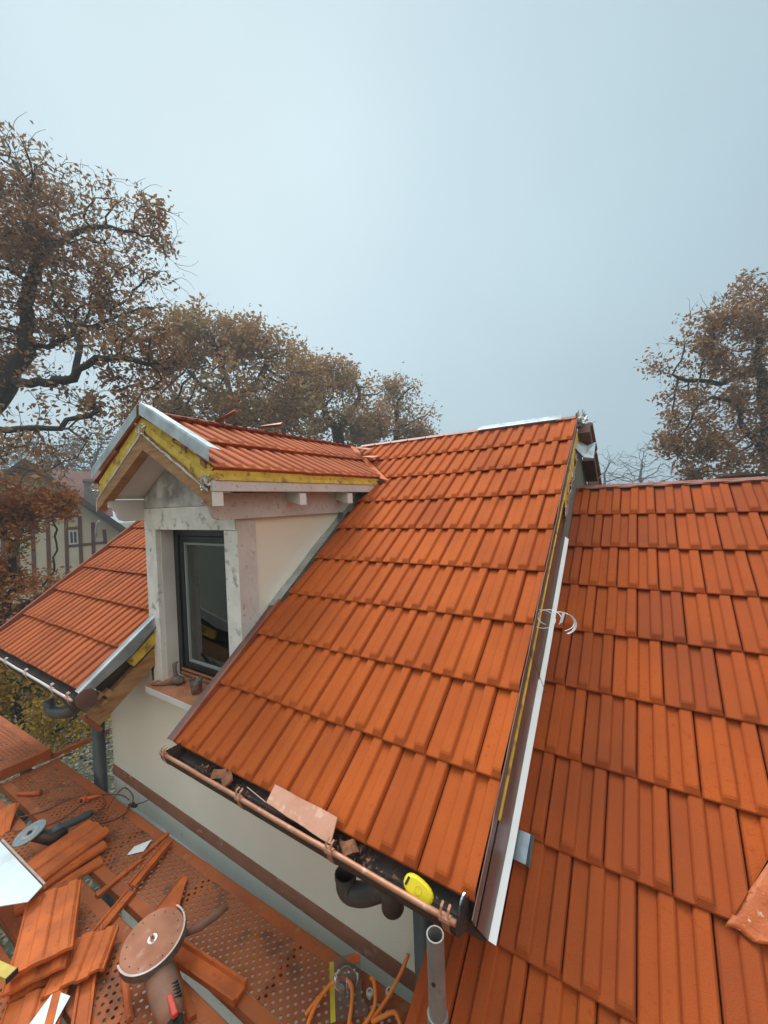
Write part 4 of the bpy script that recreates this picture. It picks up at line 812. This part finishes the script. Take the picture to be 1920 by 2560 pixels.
mb = MB(); mb.box((-.115, -.052, .003), (-.075, -.012, .0045), TP); mb.build('orange_card', M['orangeplug'], pk)
pt = M['disc']
for (x, y, lb) in ((-1.105, 1.415, 'pale square nut on the board right of the clear packaging'), (-1.03, 1.465, 'white plastic block on the board near the wall corner')):
    mb = MB(); mb.lathe([(.008, 0), (.016, 0), (.018, .004), (.018, .016), (.015, .02), (.008, .02)], (0, 0, 0), (0, 0, 1), 8); o = mb.build('plastic_spacer', M['paint2'], None, bevel=.001); o.location = (x, y, ZD + .002); tag(o, lb, 'spacer', 'small white spacers')
# sheets, paper and level on the deck
mb = MB(); Z2 = -2.02; g = [[(-3.42, .70, Z2), (-3.1, .715, Z2), (-2.80, .73, Z2)], [(-3.20, .46, Z2 - .01), (-2.95, .50, Z2 - .01), (-2.765, .66, Z2 - .008)]]
sh = thing('aluminium_panel', 'white aluminium panel with a folded rim resting on the tiles at the left edge', 'metal panel', (-3.1, .6, Z2))
mb.sheet(g, .004); mb.build('face', M['white'], sh)
mb = MB(); mb.box((0, 0, -.02), (1, .012, .008), lambda x, y, z: Vector((-3.42 + .62 * x, .705 + .03 * x + y, Z2 + z))); mb.build('folded_rim', M['lightmetal'], sh, bevel=.002)
mb = MB(); mb.add([(-2.93, 1.25, -2.244), (-2.86, 1.33, -2.225), (-2.83, 1.26, -2.24), (-2.90, 1.19, -2.245), (-2.88, 1.27, -2.235)], [(0, 4, 1), (1, 4, 2), (2, 4, 3), (3, 4, 0)]); tag(mb.build('paper_scrap', M['paper'], None), 'torn white paper scrap on the perforated board', 'paper')
mb = MB(); g = [[(-2.33, .63, -2.19), (-2.24, .66, -2.19)], [(-2.27, .52, -2.19), (-2.15, .55, -2.19)]]; mb.sheet(g, .002); tag(mb.build('paper_sheet', M['white'], None), 'corner of a white sheet at the bottom edge below the front stack', 'paper')
lv = thing('spirit_level', 'yellow spirit level end poking in at the left edge below the front stack', 'spirit level', (-2.7, .5, -2.1))
TL = TF((-2.42, .508, -2.05), (-.55, -.16, .0), (0, 0, 1)); mb = MB(); mb.box((.0, -.022, -.012), (.5, .022, .012), TL); mb.build('body', M['yellowlevel'], lv, bevel=.002)
mb = MB(); mb.box((-.006, -.023, -.013), (-.0005, .023, .013), TL); mb.build('end_cap', M['rubber'], lv)
# ================================================================== GROUND AND BACKGROUND
GZ = -6.4
mb = MB(); n = 40
xs = [-300 + 600 * i / n for i in range(n + 1)]
mb.add([(x, y, GZ) for y in xs for x in xs], [(j * (n + 1) + i, j * (n + 1) + i + 1, (j + 1) * (n + 1) + i + 1, (j + 1) * (n + 1) + i) for j in range(n) for i in range(n)])
setting(mb.build('ground', M['ground'], None, fix=False))
# fallen leaves on the lawn
rg = np.random.default_rng(5)
def quads(name, P, size, m_, parent=None, flat=False, asp=.5):
    k = len(P); d = rg.normal(size=(k, 3)); d[:, 2] *= (.25 if flat else .8); d /= np.linalg.norm(d, axis=1)[:, None]
    e2 = rg.normal(size=(k, 3)); e2[:, 2] *= (.15 if flat else 1); e2 -= d * (e2 * d).sum(1)[:, None]; e2 /= np.linalg.norm(e2, axis=1)[:, None]
    s_ = size * rg.uniform(.6, 1.25, k)[:, None]; nn = np.cross(d, e2)
    V = np.stack([P - d * s_ * .5, P + e2 * s_ * asp * .5 - nn * s_ * .10 + d * s_ * .05, P + d * s_ * .5, P - e2 * s_ * asp * .5 - nn * s_ * .10 + d * s_ * .05], 1).reshape(-1, 3)
    me = bpy.data.meshes.new(name); me.vertices.add(4 * k); me.vertices.foreach_set('co', V.astype(np.float32).ravel())
    me.loops.add(4 * k); me.loops.foreach_set('vertex_index', np.arange(4 * k, dtype=np.int32)); me.polygons.add(k); me.polygons.foreach_set('loop_start', np.arange(0, 4 * k, 4, dtype=np.int32)); me.polygons.foreach_set('loop_total', np.full(k, 4, np.int32))
    me.update(calc_edges=True); me.materials.append(m_); o = bpy.data.objects.new(name, me); COL.objects.link(o)
    if parent:
        o.parent = parent; o.matrix_parent_inverse = Matrix.Translation(-parent.location)
    return o
P = np.column_stack([rg.uniform(-16, -4, 9000), rg.uniform(1, 9, 9000), np.full(9000, GZ + .02)]); o = stuff(quads('fallen_leaves', P, .13, mat('fallen', (.22, .17, .11), (.10, .06, .03), rough=.9, island=.7), flat=True, asp=.6)); tag(o, 'fallen brown leaves scattered over the lawn beside the house', 'leaves')
# ---------------------------------------------------------------- trees: limbs by space colonisation
def tree(name, label, guides, blobs, n_attr, leaves, lsize, m_, bark='bark', r_tip=.010, r_base=.35, seed=1, step=.28, group='trees around the house', leafr=.22, twigs=0, minr=0, dens=None, exp=2.3):
    g = np.random.default_rng(seed)
    nodes = []; par = []
    for gi, gd in enumerate(guides):
        gd = [np.array(p, float) for p in gd]; start = None
        if gi: d0 = [np.linalg.norm(q - gd[0]) for q in nodes]; start = int(np.argmin(d0))
        for i in range(len(gd) - 1 if gi or True else 0):
            L_ = np.linalg.norm(gd[i + 1] - gd[i]); k = max(1, int(L_ / step))
            for j in range(0 if (i == 0 and not gi) else 1, k + 1):
                p_ = gd[i] + (gd[i + 1] - gd[i]) * j / k
                if j not in (0,): p_ = p_ + g.normal(size=3) * step * .13
                nodes.append(p_); par.append((start if (i == 0 and gi and j == 1) else len(nodes) - 2) if len(nodes) > 1 else -1)
    A = []; w = np.array([b[1] * b[1] * (b[2] if len(b) > 2 else 1) for b in blobs], float); w /= w.sum()
    for b, c in zip(blobs, g.multinomial(n_attr, w)):
        q = g.normal(size=(c, 3)); q /= np.linalg.norm(q, axis=1)[:, None]; q *= (g.uniform(0, 1, c) ** .45)[:, None] * b[1]; q[:, 2] *= .75; A.append(np.array(b[0]) + q)
    A = np.concatenate(A); A0 = A.copy()
    NP = np.array(nodes); best = np.full(len(A), 1e9); bi = np.zeros(len(A), int)
    def upd(lo):
        nonlocal best, bi
        for c in range(lo, len(NP), 400):
            D_ = np.linalg.norm(A[:, None] - NP[None, c:c + 400], axis=2); j = D_.argmin(1); dm = D_[np.arange(len(A)), j]; s_ = dm < best; best[s_] = dm[s_]; bi[s_] = j[s_] + c
    upd(0)
    for it in range(90):
        if not len(A): break
        u = np.unique(bi); new = []; np_ = []
        for nidx in u:
            sel = A[bi == nidx] - NP[nidx]; d = (sel / np.linalg.norm(sel, axis=1)[:, None]).mean(0)
            # only pull from the nearer attractors keeps branches separate
            d = d / (np.linalg.norm(d) + 1e-6) + g.normal(size=3) * .22; d /= np.linalg.norm(d); new.append(NP[nidx] + d * step); np_.append(nidx)
        lo = len(NP); NP = np.vstack([NP, new]); par += [int(x) for x in np_]; upd(lo)
        keep = best > step * 1.05; A = A[keep]; best = best[keep]; bi = bi[keep]
    n = len(NP); ch = [[] for _ in range(n)]
    for i in range(1, n): ch[par[i]].append(i)
    rad = np.zeros(n)
    # nodes may be out of order only in guide attachment; process by depth
    dep = np.zeros(n, int)
    for i in range(1, n): dep[i] = dep[par[i]] + 1
    for i in np.argsort(-dep, kind='stable'):
        rad[i] = (sum(rad[c] ** exp for c in ch[i])) ** (1 / exp) if ch[i] else r_tip
    k_ = r_base / rad[0]; rad = np.where(rad > r_tip * 1.01, r_tip + (rad - r_tip) * max(.1, (r_base - r_tip) / max(1e-6, rad[0] - r_tip)), r_tip)
    t = thing(name, label, 'tree', tuple(guides[0][0]), group)
    mb = MB(); seen = set()
    stack = [(0, None)]
    while stack:
        i, st = stack.pop(); chain = ([st] if st is not None else []) + [i]
        while ch[i]:
            cs = sorted(ch[i], key=lambda c: -rad[c]); stack += [(c, i) for c in cs[1:]]; i = cs[0]; chain.append(i)
        if len(chain) < 2: continue
        pts = [NP[c] for c in chain]; rs = [float(rad[c]) for c in chain]
        if st is not None: rs[0] = rs[1]
        if max(rs) < minr: continue
        rs[-1] *= .4; mb.tube(pts, rs, 8 if rs[1] > .08 else (5 if rs[1] > .03 else 4), cap=False)
    if twigs:
        tips = [i for i in range(n) if not ch[i]]
        for q in range(twigs):
            i = tips[g.integers(len(tips))]; p_ = NP[i].copy(); d = NP[i] - NP[par[i]]; d /= np.linalg.norm(d); pts = [p_.copy()]
            for s_ in range(5): d = d + g.normal(size=3) * .35; d /= np.linalg.norm(d); p_ = p_ + d * .13; pts.append(p_.copy())
            mb.tube(pts, [.008, .007, .006, .005, .004, .003], 3, cap=False)
    mb.build('trunk', M[bark], t, fix=False, smooth=True)
    if leaves:
        thin = np.where(rad < r_tip * 3.2)[0]; thin = thin[dep[thin] > 3]
        # leaf clumps: denser round some twigs, thin or none at others
        kf = g.normal(size=(7, 3)) * 2.6 / (leafr * 6.5); ph_ = g.uniform(0, 6.28, 7)
        wv = np.sin(NP[thin] @ kf.T + ph_).sum(1) / 1.9
        ww = np.exp(g.normal(size=len(thin)) * .6 + wv * .75); ww /= ww.sum()
        ci = thin[g.choice(len(thin), leaves, p=ww)]; Pl = NP[ci] + g.normal(size=(leaves, 3)) * leafr * .75
        quads('crown', Pl, lsize, M[m_], t)
    return t
def AD(px, py, d): return tuple(at_dist(px, py, d))
def B(px, py, d, r, w=1): return (AD(px, py, d), r, w)
# big oak on the left
d1 = 9.5
tree('oak_tree', 'large dark-limbed oak with sparse rust leaves reaching in from the left edge',
     [[AD(-260, 1500, d1), AD(-150, 1250, d1), AD(0, 985, d1), AD(70, 880, d1), AD(62, 760, d1), AD(95, 640, d1)],
      [AD(95, 640, d1), AD(150, 600, d1 + .4), AD(250, 560, d1 + .8)], [AD(95, 640, d1), AD(40, 560, d1 - .3), AD(0, 480, d1 - .4)],
      [AD(95, 600, d1), AD(80, 500, d1), AD(35, 400, d1 + .3)],
      [AD(30, 960, d1), AD(110, 955, d1 - .5), AD(180, 945, d1 - .8), AD(235, 900, d1 - 1), AD(300, 890, d1 - 1), AD(400, 925, d1 - 1)],
      [AD(185, 940, d1 - .8), AD(200, 860, d1 - .6), AD(170, 810, d1 - .4), AD(240, 820, d1)],
      [AD(70, 880, d1), AD(160, 850, d1 + .6), AD(280, 800, d1 + 1.2)],
      [AD(-150, 1150, d1 - 1), AD(0, 1075, d1 - 1.4), AD(90, 1072, d1 - 1.6), AD(175, 1070, d1 - 1.8), AD(215, 1110, d1 - 1.8), AD(195, 1150, d1 - 1.8)]],
     [B(20, 420, d1, 1.0), B(110, 430, d1, .9), B(150, 560, d1 + .3, 1.2), B(330, 560, d1 + .6, 1.15), B(380, 660, d1 + .6, .75), B(250, 680, d1 + .3, 1.3), B(90, 640, d1, 1.2), B(-60, 620, d1, 1.2), B(20, 800, d1, 1.2, .8),
      B(180, 780, d1 + .2, 1.3), B(330, 790, d1, 1.0), B(380, 880, d1 - .7, .8), B(300, 900, d1 - 1, .8), B(-80, 860, d1, 1.2), B(110, 950, d1 - .6, .7, .4), B(330, 1010, d1 - 1, .5), B(60, 1050, d1 - 1.4, .7, .35), B(230, 1040, d1 - 1.4, .5, .5), B(40, 1160, d1 - 1.8, .8, .5), B(420, 900, d1 - .6, .4)],
     1700, 18500, .132, 'leaf_rust', r_tip=.0075, r_base=.20, seed=4, step=.22, leafr=.17, twigs=600)
# trees behind the dormer
d2 = 17
tree('oak_tree', 'tall olive-brown oak standing directly behind the dormer ridge', [[AD(620, 1500, d2), AD(600, 1200, d2), AD(585, 1000, d2), AD(560, 930, d2), AD(530, 850, d2)], [AD(585, 1000, d2), AD(640, 960, d2), AD(680, 880, d2)], [AD(590, 1020, d2), AD(500, 960, d2 - 1), AD(450, 900, d2 - 1)]],
     [B(520, 840, d2, 1.5), B(470, 830, d2, .8), B(600, 850, d2, 1.3), B(640, 880, d2, 1.4), B(700, 900, d2 + 1, 1.5), B(480, 950, d2, 1.3), B(600, 990, d2 - 1, 1.8), B(740, 980, d2, 1.5), B(430, 1020, d2, 1.2), B(370, 1030, d2, 1.2, .8), B(760, 930, d2, 1.0), B(540, 1060, d2, 1.6), B(700, 1060, d2, 1.6)],
     1500, 21000, .205, 'leaf_olive', r_tip=.010, r_base=.24, seed=9, step=.34, leafr=.30, twigs=300)
d3 = 21
tree('oak_tree', 'rounded brown oak between the dormer and the main ridge', [[AD(860, 1500, d3), AD(850, 1200, d3), AD(840, 1080, d3), AD(800, 1000, d3)], [AD(840, 1080, d3), AD(890, 1010, d3)]],
     [B(800, 930, d3, 1.3), B(840, 950, d3, 1.4), B(880, 980, d3, 1.5), B(920, 990, d3, 1.2), B(800, 1040, d3, 2.0), B(900, 1060, d3, 1.8), B(720, 1020, d3, 1.8)],
     800, 12000, .215, 'leaf_olive', r_tip=.012, r_base=.30, seed=12, step=.42, leafr=.34)
d4 = 23
tree('oak_tree', 'small thin-crowned oak farthest right behind the dormer, above the roof valley', [[AD(1000, 1500, d4), AD(1000, 1200, d4), AD(990, 1080, d4), AD(995, 1000, d4)]],
     [B(995, 960, d4, .8), B(1030, 985, d4, .9), B(985, 1010, d4, 1.1), B(1050, 1030, d4, 1.0), B(960, 1060, d4, 1.4), B(1030, 1080, d4, 1.3), B(1075, 1050, d4, .5, .3)],
     420, 5000, .20, 'leaf_olive', r_tip=.012, r_base=.2, seed=15, step=.42, leafr=.30, twigs=60)
# right tree
d5 = 13
tree('oak_tree', 'dense brown oak rising behind the wing ridge at the right edge', [[AD(1960, 1600, d5), AD(1935, 1250, d5), AD(1915, 1050, d5), AD(1905, 960, d5), AD(1895, 900, d5)], [AD(1935, 1150, d5), AD(1870, 1080, d5), AD(1840, 1010, d5), AD(1780, 990, d5)], [AD(1895, 910, d5), AD(1800, 960, d5), AD(1720, 950, d5), AD(1620, 915, d5)], [AD(1895, 900, d5), AD(1900, 780, d5)]],
     [B(1890, 720, d5, .8), B(1930, 780, d5, 1.2), B(1850, 800, d5, .9), B(1770, 800, d5, .6), B(1800, 860, d5, 1.0), B(1740, 860, d5, .6), B(1900, 900, d5, 1.2), B(1780, 970, d5, 1.0), B(1700, 1000, d5, .6), B(1720, 940, d5, .5, .4), B(1640, 915, d5, .35, .5), B(1830, 1030, d5, 1.2), B(1720, 1060, d5, .8), B(1690, 1100, d5, .7), B(1800, 1120, d5, 1.1), B(1900, 1100, d5, 1.2), B(1960, 960, d5, 1.2), B(1880, 1190, d5, 1.2), B(1740, 1170, d5, .8)],
     1300, 15500, .155, 'leaf_rust', r_tip=.008, r_base=.20, seed=21, step=.27, leafr=.21, twigs=350)
# bare trees far right
for px, sd_, lb in ((1590, 31, 'bare grey tree left of the dense oak, its thin twigs above the wing ridge'), (1500, 33, 'faint bare tree next to the high gable above the wing ridge')):
    dd = 30 if sd_ == 31 else 36
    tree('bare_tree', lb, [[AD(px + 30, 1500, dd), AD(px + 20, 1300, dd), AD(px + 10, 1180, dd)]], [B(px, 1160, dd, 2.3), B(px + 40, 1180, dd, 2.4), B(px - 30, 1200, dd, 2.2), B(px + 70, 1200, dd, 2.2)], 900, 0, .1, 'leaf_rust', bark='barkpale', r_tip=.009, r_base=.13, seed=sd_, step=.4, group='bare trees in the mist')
# misty trees on the left
for i, (px, py, dd, r_, lb) in enumerate(((235, 1120, 34, 2.6, 'misty bare tree left of the gable, beyond the neighbour roof'), (150, 1150, 40, 3.0, 'pale misty tree right above the neighbour roof ridge'), (60, 1120, 44, 3.4, 'faint misty tree behind the low oak limb at the left edge'))):
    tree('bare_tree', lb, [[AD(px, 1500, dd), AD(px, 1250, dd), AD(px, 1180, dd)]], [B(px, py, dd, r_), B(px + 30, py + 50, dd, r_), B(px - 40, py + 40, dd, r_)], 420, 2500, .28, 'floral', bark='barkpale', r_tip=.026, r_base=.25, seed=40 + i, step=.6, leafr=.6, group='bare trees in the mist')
# lower-left orange tree and yellow shrubs
d6 = 8.0
tree('oak_tree', 'low orange-leaved oak in front of the half-timbered gable', [[AD(-120, 2000, d6), AD(-60, 1700, d6), AD(0, 1550, d6), AD(40, 1450, d6)], [AD(0, 1550, d6), AD(120, 1480, d6)]],
     [B(30, 1270, d6, .45, 1.5), B(130, 1250, d6, .35), B(60, 1350, d6, .40, .6), B(30, 1500, d6, .7, 1.4), B(130, 1480, d6, .45, 1.2), B(60, 1600, d6, .7, 1.4), B(-40, 1440, d6, .6), B(190, 1450, d6, .3, .8), B(150, 1540, d6, .5, 1.2), B(-50, 1300, d6, .6), B(20, 1220, d6 + 1, .4, 1)],
     700, 15000, .10, 'leaf_orange', r_tip=.007, r_base=.12, seed=50, step=.16, leafr=.15)
d7 = 8.5
tree('shrub', 'yellow-green leafy tree top below the left gutter', [[AD(40, 2300, d7), AD(60, 2000, d7), AD(60, 1850, d7)]],
     [B(30, 1700, d7, .9), B(130, 1720, d7, .8), B(60, 1820, d7, .8), B(160, 1830, d7, .6), B(-60, 1780, d7, .9), B(210, 1760, d7, .5)],
     420, 13000, .11, 'leaf_yellow', r_tip=.007, r_base=.10, seed=55, step=.2, leafr=.22)
# ================================================================== NEIGHBOUR HOUSE
hd = 19.0
c0 = at_dist(170, 1330, hd); uy = Vector((c0.x, c0.y, 0)).normalized(); ux = Vector((uy.y, -uy.x, 0))
if uy.dot(c0) < 0: uy = -uy
def HP(x, z, y=0): return c0 + ux * x + uy * y + Vector((0, 0, z))
def px2h(px, py):
    r_ = ray(px, py); t = c0.dot(uy) / r_.dot(uy); p_ = r_ * t - c0; return (p_.dot(ux), p_.z)
nh = thing('half_timbered_house', 'cream half-timbered house with brown beams and a wide gable, half hidden by the left trees', 'house', HP(0, GZ - c0.z))
apex = px2h(66, 1168); rE = px2h(330, 1345); lE = (2 * apex[0] - rE[0], rE[1])
slope = (apex[1] - rE[1]) / (rE[0] - apex[0]); ez = rE[1] - slope * 1.2; rx = rE[0] + 1.2; lx = 2 * apex[0] - rx
gb = GZ - c0.z
mb = MB(); mb.prism([HP(lx + .5, gb), HP(rx - .5, gb), HP(rx - .5, ez + .3), HP(*apex), HP(lx + .5, ez + .3)], uy * 7); mb.build('wall', M['h_wall'], nh)
mb = MB()
for sg in (1, -1):
    ex = rx if sg > 0 else lx
    a_, b_ = HP(apex[0], apex[1] + .10, -.75), HP(ex, ez + .02, -.75); a2, b2 = HP(apex[0], apex[1] + .34, -.75), HP(ex, ez + .26, -.75)
    mb.prism([a_, b_, b2, a2], uy * 8.2)
rf = mb.build('roof', M['h_roof'], nh)
mb = MB()
for sg in (1, -1):
    ex = rx if sg > 0 else lx; mb.prism([HP(apex[0], apex[1] - .06, -.70), HP(ex, ez - .14, -.70), HP(ex, ez + .1, -.70), HP(apex[0], apex[1] + .18, -.70)], uy * .06)
mb.build('barge_board', M['h_roof'], rf)
# tiled rear wing with chimney
a, b = px2h(120, 1214), px2h(214, 1214); lo = px2h(214, 1300)
mb = MB(); k = 6
for i in range(k):
    z1, z0 = a[1] * 1.0 + 1.0 - .42 * i, a[1] * 1.0 + 1.0 - .42 * (i + 1)
    mb.prism([HP(a[0] - 3, z1 + .0, 4.2 - .35 * i), HP(b[0] + 1.2, z1, 4.2 - .35 * i), HP(b[0] + 1.2, z0 - .05, 4.2 - .35 * (i + 1) - .05), HP(a[0] - 3, z0 - .05, 4.2 - .35 * (i + 1) - .05)], (0, 0, .06))
mb.build('rear_roof', M['h_tile'], nh)
c1 = px2h(217, 1250); mb = MB(); mb.box((c1[0] + .0, 2.2, -2.0), (c1[0] + .95, 2.9, .0), lambda x, y, z: HP(x, z + px2h(215, 1207)[1] + .2, y)); mb.box((c1[0] - .06, 2.14, .0), (c1[0] + 1.01, 2.96, .12), lambda x, y, z: HP(x, z + px2h(215, 1207)[1] + .2, y)); mb.build('chimney', M['h_chim'], nh)
def hbeam(p, q, w=.15):
    a, b = px2h(*p), px2h(*q); d = Vector((b[0] - a[0], b[1] - a[1])).normalized() * w / 2; n_ = (-d.y, d.x)
    mb = MB(); mb.prism([HP(a[0] + n_[0], a[1] + n_[1], -.03), HP(b[0] + n_[0], b[1] + n_[1], -.03), HP(b[0] - n_[0], b[1] - n_[1], -.03), HP(a[0] - n_[0], a[1] - n_[1], -.03)], uy * .05); mb.build('beam', M['h_beam'], nh)
for p, q in (((40, 1240), (45, 1480)), ((79, 1232), (87, 1480)), ((117, 1238), (125, 1480)), ((164, 1262), (170, 1480)), ((199, 1290), (206, 1480)), ((232, 1306), (237, 1480)), ((260, 1324), (264, 1360)), ((8, 1255), (8, 1480))):
    hbeam(p, q)
for p, q in (((-40, 1296), (196, 1289)), ((168, 1366), (262, 1356)), ((170, 1321), (200, 1320))): hbeam(p, q, .13)
wa, wb = px2h(171, 1327), px2h(196, 1360)
mb = MB(); mb.box((wa[0], -.07, wb[1]), (wb[0], -.02, wa[1]), lambda x, y, z: HP(x, z, y)); hw = mb.build('window', M['h_white'], nh)
cx_ = (wa[0] + wb[0]) / 2
for x0, x1 in ((wa[0] + .06, cx_ - .025), (cx_ + .025, wb[0] - .06)):
    mb = MB(); mb.box((x0, -.08, wb[1] + .08), (x1, -.06, wa[1] - .06), lambda x, y, z: HP(x, z, y)); mb.build('pane', M['black'], hw)
for px, py in ((175, 1262), (245, 1302)):
    a = px2h(px, py); mb = MB(); mb.tube([HP(a[0], a[1], -.72), HP(a[0] - .05, a[1] - .15, -.45), HP(a[0] - .12, a[1] - .45, -.2), HP(a[0] - .12, a[1] - .75, -.04)], .05, 7); mb.build('brace', M['h_white'], nh, smooth=True)
# ================================================================== HAZE
HAZE = True
if HAZE:
    hz = MB(); hz.box((-62, -12, GZ - 1), (42, 62, 13)); ho = hz.build('haze', M['white'], None); stuff(ho); tag(ho, 'pale autumn mist hanging over the whole place', 'haze')
    hm = bpy.data.materials.new('haze'); hm.use_nodes = True; t = hm.node_tree; t.nodes.remove(t.nodes['Principled BSDF'])
    pv_ = t.nodes.new('ShaderNodeVolumePrincipled'); pv_.inputs['Color'].default_value = (.86, .92, .96, 1); pv_.inputs['Density'].default_value = .0035; pv_.inputs['Anisotropy'].default_value = .2
    t.links.new(pv_.outputs[0], t.nodes['Material Output'].inputs['Volume']); ho.data.materials.clear(); ho.data.materials.append(hm)
